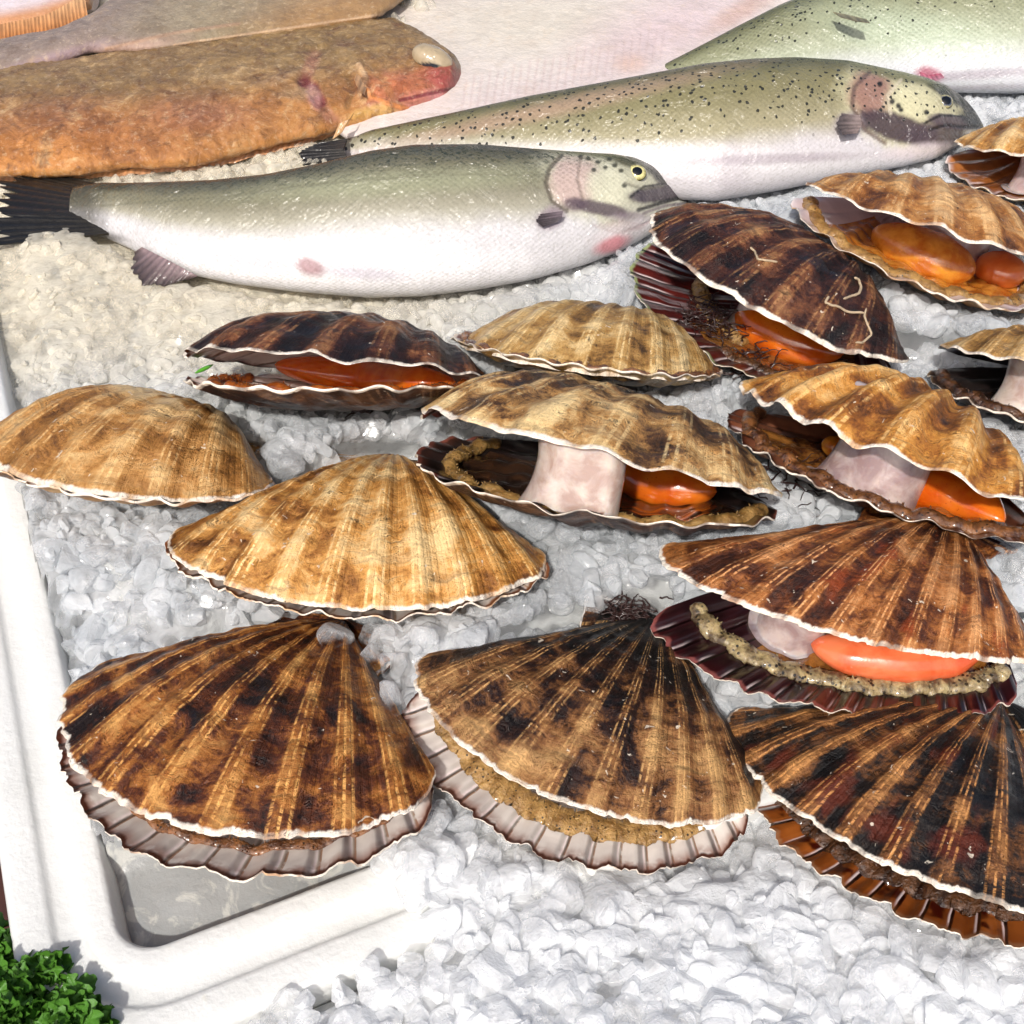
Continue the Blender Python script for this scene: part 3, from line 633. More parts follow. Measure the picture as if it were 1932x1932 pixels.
r, up, lo = S['S9']; mantle(r, M['m_ochre'], lo, -.95, .1, .66, .8, .38, 9); mantle(r, M['m_dark'], lo, .1, .9, .86, .6, .25, 19, 'mantle')
roe('S9', M['roe'], [(1388, 588), (1425, 608), (1480, 634), (1540, 656), (1592, 668)], [.6, 1.1, 1.25, 1.05, .5], .85, 1.1, 9)
muscle(r, M['muscle'], lo, up, 1440, 540, .9, 9)
r, up, lo = S['S10']; mantle(r, M['m_ochre'], lo, -.93, .93, .87, .65, .30, 10)
muscle(r, M['muscle'], lo, up, 1075, 880, 1.9, 10)
roe('S10', M['roe'], [(1165, 872), (1200, 895), (1245, 910), (1300, 920), (1352, 928)], [.6, 1.05, 1.25, 1.05, .5], .85, 1.35, 10)
r, up, lo = S['S11']; mantle(r, M['m_brown'], lo, -.95, .95, .90, .8, .33, 11)
mantle(r, M['m_orange'], up, -.9, -.35, .80, .8, .42, 21)
muscle(r, M['muscle2'], lo, up, 1660, 835, 2.0, 11, waist=.9)
roe('S11', M['roe'], [(1665, 905), (1730, 915), (1790, 935), (1850, 960), (1895, 985)], [.6, 1.0, 1.1, .9, .4], .9, 1.0, 11)
blob('digestive_gland', r, M['goo'], [(1550, 835, zlow('S11', 1560, 870)+1.0), (1620, 860, zlow('S11', 1620, 890)+.7), (1700, 885, zlow('S11', 1700, 910)+.6)], [.5, .7, .4], .8, 31, .2)
r, up, lo = S['S12']; mantle(r, M['m_ochre'], lo, -.95, .95, .86, .7, .36, 12)
muscle(r, M['muscle2'], lo, up, 1780, 425, 2.5, 12)
roe('S12', M['goo'], [(1645, 435), (1700, 462), (1770, 492), (1840, 515)], [.7, 1.3, 1.4, .9], .9, 1.1, 12)
roe('S12', M['roe3'], [(1840, 495), (1885, 508), (1935, 525)], [.7, 1.1, .7], .8, 1.0, 13)
r, up, lo = S['S13']; mantle(r, M['m_orange'], up, -.9, .2, .72, .8, .5, 13); muscle(r, M['muscle2'], lo, up, 1960, 300, 1.5, 13)
r, up, lo = S['S14']; mantle(r, M['m_dark'], lo, -.9, .9, .90, .8, .3, 14); muscle(r, M['muscle'], lo, up, 1945, 705, 1.5, 14)

for k_, m_, a_ in (('S4', 'gill', (-.6, .85, .3, .80)), ('S7', 'gill2', (-.7, .85, .3, .88)), ('S9', 'gill', (-.2, .8, .3, .80)), ('S10', 'gill3', (-.8, .85, .25, .82)), ('S11', 'gill', (-.75, .8, .25, .84)), ('S12', 'gill2', (-.75, .8, .25, .80)), ('S14', 'gill3', (-.7, .8, .3, .8))):
    gill(S[k_][0], M[m_], S[k_][2], *a_, seed=int(k_[1:]))
# worm tubes grown on the dark red brown shell
r, up, lo = S['S9']
def worm(pts, rad, seed, key='S9'):
    v = S[key][1]; ts = np.array([find(v, x, y) for x, y in pts]); tt = np.linspace(0, len(ts)-1, 60)
    c = np.stack([np.interp(tt, range(len(ts)), ts[:, j]) for j in range(2)], -1)
    for _ in range(5): c[1:-1] = (c[:-2]+c[2:]+2*c[1:-1])/4
    c = v.at(c[:, 0], c[:, 1], -.05)
    mb = MB(); tube(mb, c, rad, 8, seed=seed, rough=.3); mb.build('worm_tube', M['worm'], S[key][0])
worm([(1410, 472), (1418, 484), (1428, 496), (1445, 500), (1466, 506)], .05, 1); worm([(1605, 530), (1617, 536), (1620, 548), (1612, 560), (1598, 564), (1585, 570)], .06, 2)
worm([(1556, 562), (1558, 578), (1568, 590), (1584, 590), (1600, 598), (1625, 598)], .055, 3); worm([(1632, 590), (1628, 606), (1638, 622), (1640, 640), (1630, 650), (1612, 650)], .05, 4)

# tufts of weed
def tuft(label, px, py, z, n, spread, length, seed, cat='seaweed'):
    p = P(px, py, z); rg = np.random.default_rng(seed); mb = MB()
    for i in range(n):
        b = p+np.append(rg.normal(0, spread, 2), rg.uniform(-.1, .15)); a = rg.uniform(0, 6.28); m = 9; q = [b]
        for j in range(m):
            a += rg.normal(0, .6); q.append(q[-1]+np.array([math.cos(a), math.sin(a)*.8, rg.normal(.12, .35)])*length/m)
        tube(mb, q, np.linspace(.045, .018, m+1), 5, caps=False)
    o = mb.build('seaweed_tuft', M['weed'], None, loc=p); tag(o, label, cat, 'weed on the scallops'); return o
tuft('dark red weed tuft at the left end of the purple lower shell', 1185, 1165, 1.2, 70, .5, .8, 1)
tuft('brown weed tangled inside the worm tubed scallop beside its roe', 1340, 600, zlow('S9', 1340, 620)+.5, 60, .6, 1.4, 2)
tuft('dark weed clump on the ice under the worm tubed scallop lip', 1405, 690, 1.3, 50, .7, 1.3, 3)
tuft('thin red weed strand hanging below the chocolate brown scallop', 695, 775, 1.2, 5, .12, 1.8, 4)
tuft('black weed straggling past the right end of the mottled central scallop', 1490, 925, 1.8, 26, .7, 2.0, 5)

# ------------------------------------------------------------------ trout
def trout_base(f, dors, upper, mid, belly, th=(.06, .22, .42, .56)):
    w = f.FR+.03*fbm(f.G[..., 0]*.6, f.G[..., 1]*.6+f.W2, 5, 3)
    c = np.zeros(f.G.shape)+C(belly)
    for col, lo_, hi_ in ((mid, th[2]-.02, th[3]+.08), (upper, th[1], th[2]+.08), (dors, th[0]-.1, th[1])):
        k = 1-sstep(lo_, hi_, w)[..., None]; c = c*(1-k)+C(col)*k
    f.col = c
trout_label = 'silver trout lying on the crushed ice'
# front trout
f = Fish(140, 1299, [(140, 352), (190, 344), (230, 345), (300, 343), (400, 339), (500, 328), (600, 308), (700, 283), (780, 272), (900, 271), (1000, 279), (1090, 286), (1160, 290), (1200, 297), (1240, 316), (1275, 342), (1292, 362), (1299, 376)],
         [(140, 432), (200, 448), (250, 470), (300, 497), (360, 518), (450, 536), (560, 550), (700, 561), (800, 558), (900, 546), (1000, 528), (1100, 500), (1170, 474), (1230, 440), (1270, 408), (1292, 392), (1299, 384)], beta=28, kb=.58, ground=-.5, n=560, m=180)
T1 = thing('trout', 'front silver trout with its whole black tail and yellow eye showing', 'fish', (*P(700, 440, 1)[:2], 0), 'trout')
trout_base(f, '#3c3a2c', '#78745e', '#a39f8e', '#cac8ca')
f.ell(700, 505, 420, 40, 2, '#eceaec', .6, .6); f.ell(470, 490, 80, 16, 8, '#b4aeb8', .5, .7); f.ell(680, 515, 80, 12, 4, '#b0aab6', .6, .7)
f.ell(585, 502, 26, 16, 20, '#9c7478', .8, .5, .06)
f.ell(760, 345, 260, 22, -4, '#a2a688', .5, .8)
f.ell(1165, 345, 145, 85, 25, '#c2c0a8', .85, .25); f.ell(1085, 345, 48, 48, 0, '#c0a8a0', .9, .35, .06); f.ell(1150, 355, 42, 40, 10, '#cfcdb4', .9, .4)
f.ell(1200, 298, 105, 20, 16, '#3a3c28', .97, .3); f.ell(1258, 335, 52, 20, 46, '#26261f', .97, .3); f.ell(1120, 283, 90, 12, 3, '#5c6044', .9, .5)
f.ell(1130, 393, 58, 13, 10, '#54464e', .9, .3); f.ell(1085, 386, 22, 12, 0, '#54464e', .8, .4); f.ell(1243, 366, 56, 16, -6, '#4a4046', .97, .2, .07); f.line([(1190, 372), (1215, 352), (1250, 347), (1285, 356)], 2.5, '#1c1818', .9, .4, -.02); f.ell(1190, 410, 40, 10, 0, '#8c7e86', .7, .5)
f.ell(1190, 435, 70, 18, -15, '#ddd4d6', .8, .5); f.ell(1155, 462, 34, 14, -20, '#d08088', .85, .5); f.ell(1038, 412, 26, 20, -30, '#8a7a82', .85, .45)
for x_, y_ in ((1110, 300), (1128, 306), (1150, 300), (1160, 312), (1142, 316), (1172, 322), (1120, 322), (1095, 296), (1178, 350)): f.ell(x_, y_, 5, 4, 0, '#26281c', .9, .4)
f.line([(1060, 292), (1036, 318), (1030, 345), (1042, 380), (1070, 398)], 4, '#4a4236', .75, .6, -.05); f.line([(1095, 300), (1090, 340), (1100, 375)], 3, '#7c6e62', .6, .7, -.03)
f.line([(1299, 378), (1280, 374), (1250, 382), (1205, 396)], 3.6, '#1e1a1c', .9, .5, -.05); f.line([(1296, 384), (1255, 388), (1215, 402)], 3, '#7c7074', .8, .6, -.03)
f.line([(1180, 345), (1215, 358), (1250, 352)], 3, '#565240', .6, .7, -.02)
f.line([(190, 388), (400, 372), (620, 345), (830, 328), (1030, 330)], 2.2, '#6c6a56', .45, .6, -.01)
for k in range(5): f.line([(1120+k*12, 425-k*2), (1165+k*12, 440-k*4), (1210+k*6, 432-k*5)], 2, '#b09c9c', .5, .6, -.02)
mT1 = fish_mat('trout_skin_front', .19, .0, flank=.22, bumpA=.012, seed=1, speck=.95, specs=4.2, spotc='#2e3322', wrange=(.6, 3.0), wet=.8)
f.ell(150, 395, 46, 70, 0, '#3a372b', .8, .6); f.ell(205, 350, 40, 10, 0, '#34341f', .8, .6); f.ell(190, 447, 40, 9, 5, '#4a4640', .7, .6)
f.build('body', mT1, T1)
eye(T1, f, 1202, 327, .52, '#d8cf90', '#8c8550', tilt=(.1, -.25, 0), pup=.5)
M['fin'] = attr_mat('fin', .5, .5, .06, 2.5)
fin('tail_fin', T1, M['fin'], [(212, 352), (222, 376), (222, 405), (205, 440)], [(70, 322), (18, 333), (6, 352), (2, 372), (-4, 395), (-18, 425), (-14, 464)], [.7, .6, .5, .3], [.4, .8, .7, .2], 15, '#2a261f', '#121110', th=.1, amp=.05, rag=.16)
fin('anal_fin', T1, M['fin'], [(268, 466), (320, 492), (372, 520)], [(254, 476), (247, 512), (268, 536), (310, 540), (362, 524)], [.8, .8, .4], [.2, .1, .2], 12, '#8a7678', '#3a302e', amp=.05, rag=.12)
fin('pelvic_fin', T1, M['fin'], [(590, 484), (606, 496), (608, 512)], [(566, 502), (566, 514), (578, 520)], [1.7, 1.4, 1.1], [1.6, 1.2, .9], 6, '#b08a8a', '#7c5a5c', amp=.03)
fin('pectoral_fin', T1, M['fin'], [(1062, 398), (1060, 408), (1052, 418)], [(1020, 404), (1010, 418), (1026, 428)], [3.3, 3.0, 2.7], [3.35, 3.1, 2.7], 6, '#7c7078', '#3e363a', amp=.03)
FT1 = f
# middle trout
f = Fish(620, 1856, [(620, 268), (660, 260), (700, 245), (850, 213), (1000, 180), (1200, 143), (1330, 119), (1420, 110), (1500, 107), (1600, 113), (1700, 134), (1750, 146), (1786, 160), (1816, 182), (1838, 206), (1850, 226), (1856, 238)],
         [(620, 296), (660, 300), (800, 322), (950, 345), (1100, 362), (1250, 376), (1350, 378), (1450, 362), (1560, 340), (1640, 325), (1700, 314), (1760, 300), (1810, 272), (1840, 256), (1856, 246)], beta=28, kb=.56, ground=-.3, n=560, m=180)
T2 = thing('trout', 'middle spotted trout with a pink stripe lying behind the front one', 'fish', (*P(1300, 250, 1)[:2], 0), 'trout')
trout_base(f, '#4a482c', '#7c7654', '#9e977a', '#c8c4c7', th=(.05, .18, .50, .62))
f.ell(1000, 215, 330, 15, -13, '#a88c78', .65, .8); f.ell(1200, 300, 500, 26, 2, '#e6e4e4', .5, .7); f.ell(1450, 300, 160, 10, -2, '#9c9098', .65, .6); f.ell(1380, 320, 30, 40, 10, '#b4aab0', .35, .8)
f.ell(1715, 205, 130, 80, 20, '#c0bb98', .9, .25); f.ell(1645, 178, 42, 44, 0, '#8c6058', .85, .4, .05); f.ell(1715, 195, 42, 32, 25, '#cbc6a2', .9, .4)
f.ell(1690, 240, 80, 26, 14, '#42343a', .95, .25); f.ell(1765, 255, 62, 24, -2, '#4e4248', .9, .3); f.ell(1795, 230, 46, 14, 8, '#54484e', .95, .2, .07); f.line([(1745, 232), (1775, 218), (1815, 220), (1845, 232)], 2.5, '#1c1818', .9, .4)
f.ell(1790, 172, 70, 16, 34, '#2c2e26', .97, .3); f.ell(1835, 222, 26, 18, 45, '#2c2c2a', .95, .5); f.ell(1690, 140, 80, 12, 12, '#6a6848', .9, .5)
f.ell(1740, 285, 70, 14, -6, '#d8ccd0', .7, .5); f.ell(1600, 235, 28, 22, 0, '#8c8288', .8, .4, .05)
f.line([(1640, 136), (1612, 165), (1608, 200), (1632, 245), (1670, 270)], 4, '#5a4640', .75, .6, -.05); f.line([(1700, 150), (1675, 180), (1680, 215)], 3, '#cabfa8', .6, .6, -.02)
f.line([(1856, 240), (1820, 240), (1785, 236), (1755, 244)], 3, '#1c181a', .85, .5, -.05)
for x_, y_ in ((1695, 200), (1683, 192), (1700, 207), (1748, 212), (1660, 160)): f.ell(x_, y_, 5, 5, 0, '#14120e', .95, .4)
mT2 = fish_mat('trout_skin_spotted', .19, .95, 2.7, .25, flank=.12, bumpA=.010, seed=2, wrange=(-2.0, .6), wet=.8)
f.build('body', mT2, T2)
eye(T2, f, 1784, 191, .46, '#3a4660', '#a8a070', tilt=(.1, -.2, 0), pup=.6)
fin('tail_fin', T2, M['fin'], [(655, 262), (648, 282), (655, 298)], [(600, 270), (565, 285), (572, 312)], [1., 1., .8], [.8, .7, .4], 8, '#3a3630', '#101012', th=.1)
fin('pectoral_fin', T2, M['fin'], [(1622, 218), (1626, 235), (1618, 250)], [(1588, 214), (1578, 234), (1590, 254)], [3.6, 3.3, 3.], [3.8, 3.5, 3.1], 5, '#8c7c78', '#4c4444', amp=.03)
# upper right trout
f = Fish(1150, 2320, [(1150, 150), (1240, 128), (1330, 82), (1400, 45), (1480, 5), (1560, -25), (1700, -60), (1850, -80), (2000, -75), (2150, -40), (2260, 10), (2320, 55)],
         [(1150, 185), (1300, 195), (1450, 190), (1600, 178), (1700, 172), (1800, 174), (1900, 176), (2000, 172), (2150, 150), (2260, 110), (2320, 85)], beta=28, kb=.50, ground=-.2, n=460, m=160)
T3 = thing('trout', 'trout in the upper right corner, its head beyond the frame, pink fin base', 'fish', (*P(1750, 60, 1)[:2], 0), 'trout')
trout_base(f, '#56542e', '#888a6c', '#a7ad96', '#caccd0', th=(.05, .22, .55, .75))
f.ell(1720, 60, 160, 40, 10, '#b4c4ac', .4, .8); f.ell(1850, 140, 110, 9, -4, '#9c909a', .6, .6); f.ell(1752, 140, 24, 14, 10, '#a04860', .85, .5, .06); f.ell(1850, 165, 90, 5, -2, '#a8a0a8', .5, .6)
mT3 = fish_mat('trout_skin_corner', .2, .95, 2.6, .22, flank=.22, bumpA=.012, seed=3, wrange=(-2.0, 1.6), wet=.8)
f.build('body', mT3, T3)
fin('dorsal_fin', T3, M['fin'], [(1572, 22), (1600, 28), (1635, 36)], [(1585, 32), (1615, 40), (1642, 44)], 4.6, 4.7, 4, '#8c8460', '#766c50', amp=.01)
fin('pelvic_fin', T3, M['fin'], [(1735, 135), (1752, 142), (1775, 138)], [(1742, 150), (1760, 154), (1782, 146)], 2.2, 2., 5, '#a04c60', '#b48090', amp=.03)

# ------------------------------------------------------------------ flatfish
def flat_mat(name, seed, A=.03, spotc='#6c3c1c', rough=.3, wet=1., spots=.5):
    t = NT(name); o = t.obj((seed*3., seed, 0)); base = t.attr()
    n = t.noise(o, .8, 6, .65, .6); n2 = t.noise(o, 3.0, 6, .72, .5)
    n5 = t.noise(t.obj((9, seed, 0)), .5, 7, .7, 1.); base = t.mix(t.M('MULTIPLY', t.ss(.54, .44, n5), spots), base, t.mix(1., base, (.62, .56, .5), 'MULTIPLY')); base = t.mix(t.M('MULTIPLY', t.ss(.55, .7, n5), spots*.9), base, C('#c9a878'))
    base = t.mix(t.M('MULTIPLY', t.ss(.50, .68, n), .5*spots*2), base, C(spotc))
    base = t.mix(t.M('MULTIPLY', t.ss(.56, .72, n2), spots), base, C(spotc, .8))
    base = t.mix(t.M('MULTIPLY', t.ss(.46, .32, n2), .3), base, C('#d9c4a0'))
    nb = t.bump(t.M('ADD', n2, t.noise(o, 9., 3, .6)), A)
    return t.fin(base, .55, nb, wet, .27, None, spec=.2, cnormal=t.bump(t.M('ADD', t.M('MULTIPLY', t.noise(o, 2.0, 4, .6, 1.), .8), t.M('MULTIPLY', t.noise(o, .8, 2), 1.)), .9))
f = Fish(-60, 880, [(-60, 130), (0, 118), (100, 108), (200, 92), (300, 80), (500, 55), (640, 36), (730, 32), (780, 52), (830, 86), (860, 105), (880, 148)],
         [(-60, 335), (0, 330), (90, 328), (180, 325), (260, 312), (400, 305), (450, 292), (560, 262), (640, 244), (700, 226), (760, 214), (800, 206), (850, 190), (880, 168)], beta=4, b_fixed=1.15, ground=.2, n=560, m=240, pw=.8)
F1 = thing('flatfish', 'orange brown flatfish with a red mouth and a bulging pale eye', 'fish', (*P(450, 180, 1)[:2], 0), 'flatfish behind the trout')
f.col = np.zeros(f.G.shape)+C('#8c7048'); k = sstep(.1, -.8, f.W2+.2*fbm(f.G[..., 0]*.4, f.G[..., 1]*.4, 3, 3))[..., None]; f.col = f.col*(1-k)+C('#a87440')*k
f.ell(150, 250, 200, 60, 5, '#a0653a', .6, .7); f.ell(60, 290, 120, 40, 0, '#c08040', .7, .7); f.ell(380, 215, 90, 30, 0, '#94604a', .6, .8); f.ell(120, 210, 70, 25, -10, '#7c5238', .5, .8); f.ell(560, 80, 150, 30, -5, '#8c7040', .6, .8)
f.ell(785, 165, 95, 34, -6, '#a05a44', .75, .5, .12); f.ell(845, 150, 40, 26, 20, '#a0444a', .7, .6, .1); f.ell(780, 192, 80, 16, -8, '#cf8a8c', .85, .5, .1); f.ell(740, 172, 60, 26, 12, '#b86c44', .7, .5)
f.ell(720, 150, 100, 8, 60, '#8c6a3c', .4, .6); f.ell(708, 215, 50, 18, -15, '#bf9850', .85, .4, .15)
f.line([(592, 105), (582, 130), (574, 150), (580, 172), (600, 195), (625, 225), (645, 245)], 12, '#946250', .7, .6, -.07); f.line([(574, 152), (590, 165), (604, 190)], 12, '#6c2832', .85, .4, -.12); f.ell(592, 180, 12, 22, -15, '#b88480', .85, .4, .10)
f.line([(690, 165), (700, 182), (730, 195), (770, 203)], 4, '#d88848', .8, .5, .12); f.line([(678, 125), (690, 150), (680, 178)], 6, '#d0ab80', .8, .5, .12); f.line([(655, 140), (665, 170), (655, 200)], 6, '#7a5a30', .6, .6, -.08)
f.line([(865, 165), (830, 172), (790, 182), (755, 190)], 3, '#6c2630', .9, .5, -.08); f.ell(525, 150, 42, 8, -18, '#b4946c', .8, .5, .12); f.ell(560, 175, 40, 12, 0, '#a08a68', .5, .6)
f.line([(-60, 336), (0, 331), (180, 327), (400, 305), (560, 262), (700, 226)], 12, '#c98c4c', .6, .7)
f.disp += .10*fbm(f.G[..., 0]*1.2, f.G[..., 1]*1.2, 8, 4)+.07*fbm(f.G[..., 0]*2.6, f.G[..., 1]*2.6, 9, 3)
f.build('body', flat_mat('flatfish_skin', 1, spotc='#5c381e', spots=.7), F1); FF = f
# the two raised eyes and the edge fin
p, nv = f.surf(815, 115)
mb = MB(); th_, ph_ = np.meshgrid(np.linspace(0, math.pi, 24), np.linspace(0, 2*math.pi, 36, endpoint=False), indexing='ij')
G = np.stack([1.25*np.sin(th_)*np.cos(ph_), .8*np.sin(th_)*np.sin(ph_), .65*np.cos(th_)], -1)*(1+.05*fbm(th_*2, np.cos(ph_)*2, 4, 2))[..., None]; G = G@rot((.15, .25, -.35)).T+p+np.array([0, 0, .15])
cc = np.zeros(G.shape)+C('#a8977a'); cc[:] = cc*(1+.15*fbm(G[..., 0]*3, G[..., 1]*3, 6, 3))[..., None]
px_ = proj(G); d_ = np.hypot((px_[..., 0]-808)/24, (px_[..., 1]-125)/7)
kk = (1-sstep(.8, 1.1, d_))[..., None]; cc = cc*(1-kk)+C('#2c3038')*kk
mb.grid(G, None, cc, wrap=True); mb.build('eye', M['eye'], F1, attr=True)
mb = MB(); G3 = np.stack([.75*np.sin(th_)*np.cos(ph_), .5*np.sin(th_)*np.sin(ph_), .42*np.cos(th_)], -1)@rot((.1, .2, .3)).T+f.surf(850, 128)[0]+np.array([0, 0, .0])
c3 = np.zeros(G3.shape)+C('#a06458'); mb.grid(G3, None, c3, wrap=True); mb.build('eye', M['eye'], F1, attr=True)
fin('pectoral_fin', F1, M['fin'], [(640, 232), (660, 225), (668, 212)], [(628, 262), (634, 258), (645, 250)], [1.9, 2., 2.], [1.2, 1.4, 1.7], 4, '#b48a58', '#c8a070', amp=.03)
fin('gill_flap', F1, M['fin'], [(680, 122), (690, 128), (694, 150)], [(668, 150), (678, 172), (688, 180)], [2.1, 2.1, 2.1], [2.5, 2.5, 2.3], 3, '#d0b088', '#bf8c58', amp=.02)
fin('edge_fin', F1, M['fin'], [(-50, 333), (180, 326), (400, 304), (560, 262), (660, 240)], [(-50, 345), (170, 336), (390, 318), (540, 282), (650, 250)], .5, .2, 60, '#c88a50', '#c8946c', amp=.04, n=400, m=10, rag=.2)
# flatfish lying over it
f = Fish(-60, 830, [(-60, 92), (0, 72), (100, 55), (170, 22), (250, -50), (400, -160), (560, -205), (700, -180), (780, -110), (830, -60)],
         [(-60, 172), (0, 156), (60, 140), (130, 118), (190, 98), (300, 92), (450, 68), (600, 48), (720, 30), (755, 8), (790, -20), (830, -50)], beta=2, b_fixed=.75, groundf=lambda x: 1.35+.65*float(sstep(0, 300, x)), n=420, m=160, pw=.8)
F2 = thing('flatfish', 'grey brown flatfish at the top left, its tail stretched over the orange one', 'fish', (*P(400, 0, 2)[:2], 0), 'flatfish behind the trout')
f.col = np.zeros(f.G.shape)+C('#8e8268'); k = sstep(450, 150, f.X)[..., None]; f.col = f.col*(1-k)+C('#8c7c72')*k
f.ell(650, 20, 190, 60, -5, '#a07848', .8, .7); f.ell(230, 95, 110, 14, -12, '#b49484', .7, .7); f.ell(80, 120, 120, 14, -18, '#98808a', .7, .6); f.ell(400, 20, 150, 30, -10, '#9a8c72', .6, .8); f.ell(90, 142, 90, 9, -20, '#b8a4a0', .6, .6)
f.line([(200, 92), (330, 62), (450, 45)], 3, '#b08c70', .6, .6, .03)
f.disp += .08*fbm(f.G[..., 0]*1.5, f.G[..., 1]*1.5, 18, 4)
for i_ in range(60):
    x_ = 330+i_*6.9; f.ell(x_, 84-(x_-330)*.145, 4.5, 2.2, -35, '#c4a484', .7, .5, .07)
f.build('body', flat_mat('flatfish_grey_skin', 2, spotc='#5c4430', spots=.35), F2)
# pale underside of a flatfish
f = Fish(500, 1560, [(500, -60), (640, -240), (900, -240), (1200, -240), (1400, -160), (1500, -60), (1560, 20)],
         [(500, 60), (700, 215), (850, 270), (1000, 290), (1150, 260), (1250, 190), (1350, 110), (1450, 40), (1560, 40)], beta=0, b_fixed=1.1, ground=-.6, n=360, m=140, pw=.8)
F4 = thing('flatfish', 'pinkish white belly of an upturned flatfish in the top middle', 'fish', (*P(1100, 60, 1)[:2], 0), 'flatfish behind the trout')
f.col = np.zeros(f.G.shape)+C('#d9cfc9'); f.ell(1000, 40, 220, 70, 0, '#d8d0bc', .6, .8); f.ell(1250, 60, 160, 60, -20, '#d6bcc2', .6, .8); f.ell(1190, 120, 28, 16, 0, '#d0a890', .6, .7); f.ell(1020, 190, 190, 36, -8, '#d6c6c4', .7, .6)
f.ell(1400, 20, 70, 16, -30, '#c49c8c', .6, .7)
for i_ in range(26): f.line([(880+i_*15, 150-i_*4), (870+i_*15, 215-i_*4)], 2, '#c8b2ae', .5, .7, -.03)
f.disp += .07*fbm(f.G[..., 0]*.9, f.G[..., 1]*.9, 28, 4)
f.build('body', flat_mat('flatfish_belly', 3, spotc='#bfa68c', spots=.18), F4)
# orange fringed one in the corner
f = Fish(-90, 178, [(-90, -110), (0, -120), (100, -90), (178, -30)], [(-90, 62), (0, 62), (60, 52), (120, 42), (178, 20)], beta=0, b_fixed=.9, groundf=lambda x: 1.2, n=160, m=90, pw=.8)
F3 = thing('flatfish', 'white flatfish belly with an orange fringe cut by the top left corner', 'fish', (*P(40, 0, 1)[:2], 0), 'flatfish behind the trout')
f.col = np.zeros(f.G.shape)+C('#d8ccd0'); f.line([(-90, 70), (0, 60), (80, 45), (175, 15)], 34, '#bc8048', .9, .4)
f.build('body', flat_mat('flatfish_corner', 4, spotc='#a8683c', spots=.2), F3)
fin('edge_fin', F3, M['fin'], [(-80, 25), (0, 22), (80, 12), (160, -5)], [(-80, 85), (0, 80), (80, 66), (168, 44)], [2.6, 2.6], [1.9, 1.9], 34, '#d0a478', '#b87438', amp=.06, n=260, m=14, rag=.1)
# ------------------------------------------------------------------ white foam box
KA = np.array([-12.3, -16.6]); eb = np.array([-.392, .920]); ea = np.array([.920, .392])
KB = np.array([-4.4, -15.6])
tt_ = (KB-KA)@ea; K = KB-ea*tt_; K = K+eb*0; K = KA+eb*((KB-KA)@eb)     # sharp inner corner
LA, LB = 86., 90.
def tray_ab(x, y):
    d = np.stack([x-K[0], y-K[1]], -1); return d@ea, d@eb
def ring(d, r0=1.25, na=14):
    r = max(r0+d, .05); pts = []
    for cx, cy, a0 in ((r0, r0, 180), (LA-r0, r0, 270), (LA-r0, LB-r0, 0), (r0, LB-r0, 90)):
        for a in np.radians(np.linspace(a0, a0+90, na)): pts.append((cx+r*math.cos(a), cy+r*math.sin(a)))
    # subdivide the long sides
    out = []
    for i in range(len(pts)):
        p, q = np.array(pts[i]), np.array(pts[(i+1) % len(pts)]); L = np.hypot(*(q-p)); n = max(1, int(L/1.0)) if L > 3 else 1
        for j in range(n): out.append(p+(q-p)*j/n)
    return np.array(out)
prof = [(-.45, -3.2), (-.30, -1.6), (-.12, -.2), (-.05, .14), (.02, .27), (.08, .34), (.2, .37), (.76, .37), (.86, .34), (.91, .25), (.98, .15), (1.1, .11), (1.3, .10), (1.6, .10), (1.72, .13), (1.79, .22), (1.86, .29), (1.98, .32), (2.7, .32), (2.88, .29), (2.97, .18), (3.02, 0), (3.02, -.9), (3.02, -2.), (3.01, -4.), (3.0, -8.)]
N0 = len(ring(0.))
rows = []
for d, z in prof:
    q = ring(d)
    if len(q) != N0: raise RuntimeError('ring')
    w = K+q[:, :1]*ea+q[:, 1:]*eb; zz = z+.03*fbm(w[:, 0]*.5, w[:, 1]*.5, 2, 3)*(z > -.1)
    rows.append(np.column_stack([w, np.broadcast_to(zz, len(w))]))
G = np.array(rows)
t = NT('foam'); o = t.obj(); n = t.noise(o, .25, 4, .6); n2 = t.noise(o, 1.2, 4, .6, .5)
base = t.ramp(n, [(.3, C('#cfd0cd')), (.6, C('#dadbd9'))]); base = t.mix(t.M('MULTIPLY', t.ss(.66, .78, n2), .35), base, C('#c9c3ae'))
h = t.M('ADD', t.noise(o, 5., 3, .5), t.M('MULTIPLY', t.noise(o, 1.5, 3), 1.2))
M['foam'] = t.fin(base, t.M('ADD', .3, t.M('MULTIPLY', n2, .4)), t.bump(h, .03), t.M('MULTIPLY', t.ss(.45, .6, t.noise(o, .5, 3)), .4), .2, .2, (.4, .4, .4))
mb = MB(); mb.grid(G, wrap=True)
fl = ring(-.45); w = K+fl[:, :1]*ea+fl[:, 1:]*eb; V = np.vstack([np.column_stack([w, np.full(len(w), -3.2)]), [[*(K+ea*LA/2+eb*LB/2), -3.2]]])
mb.add(V, np.array([[i, (i+1) % N0, N0] for i in range(N0)]))
fl = ring(3.0); w = K+fl[:, :1]*ea+fl[:, 1:]*eb; V = np.vstack([np.column_stack([w, np.full(len(w), -8.)]), [[*(K+ea*LA/2+eb*LB/2), -8.]]])
mb.add(V, np.array([[i, (i+1) % N0, N0] for i in range(N0)]))
o_ = mb.build('foam_box', M['foam'], None, loc=(*(K+ea*LA/2+eb*LB/2), -8)); tag(o_, 'white foam box with a grooved rim filled with ice, its corner at the lower left', 'box')

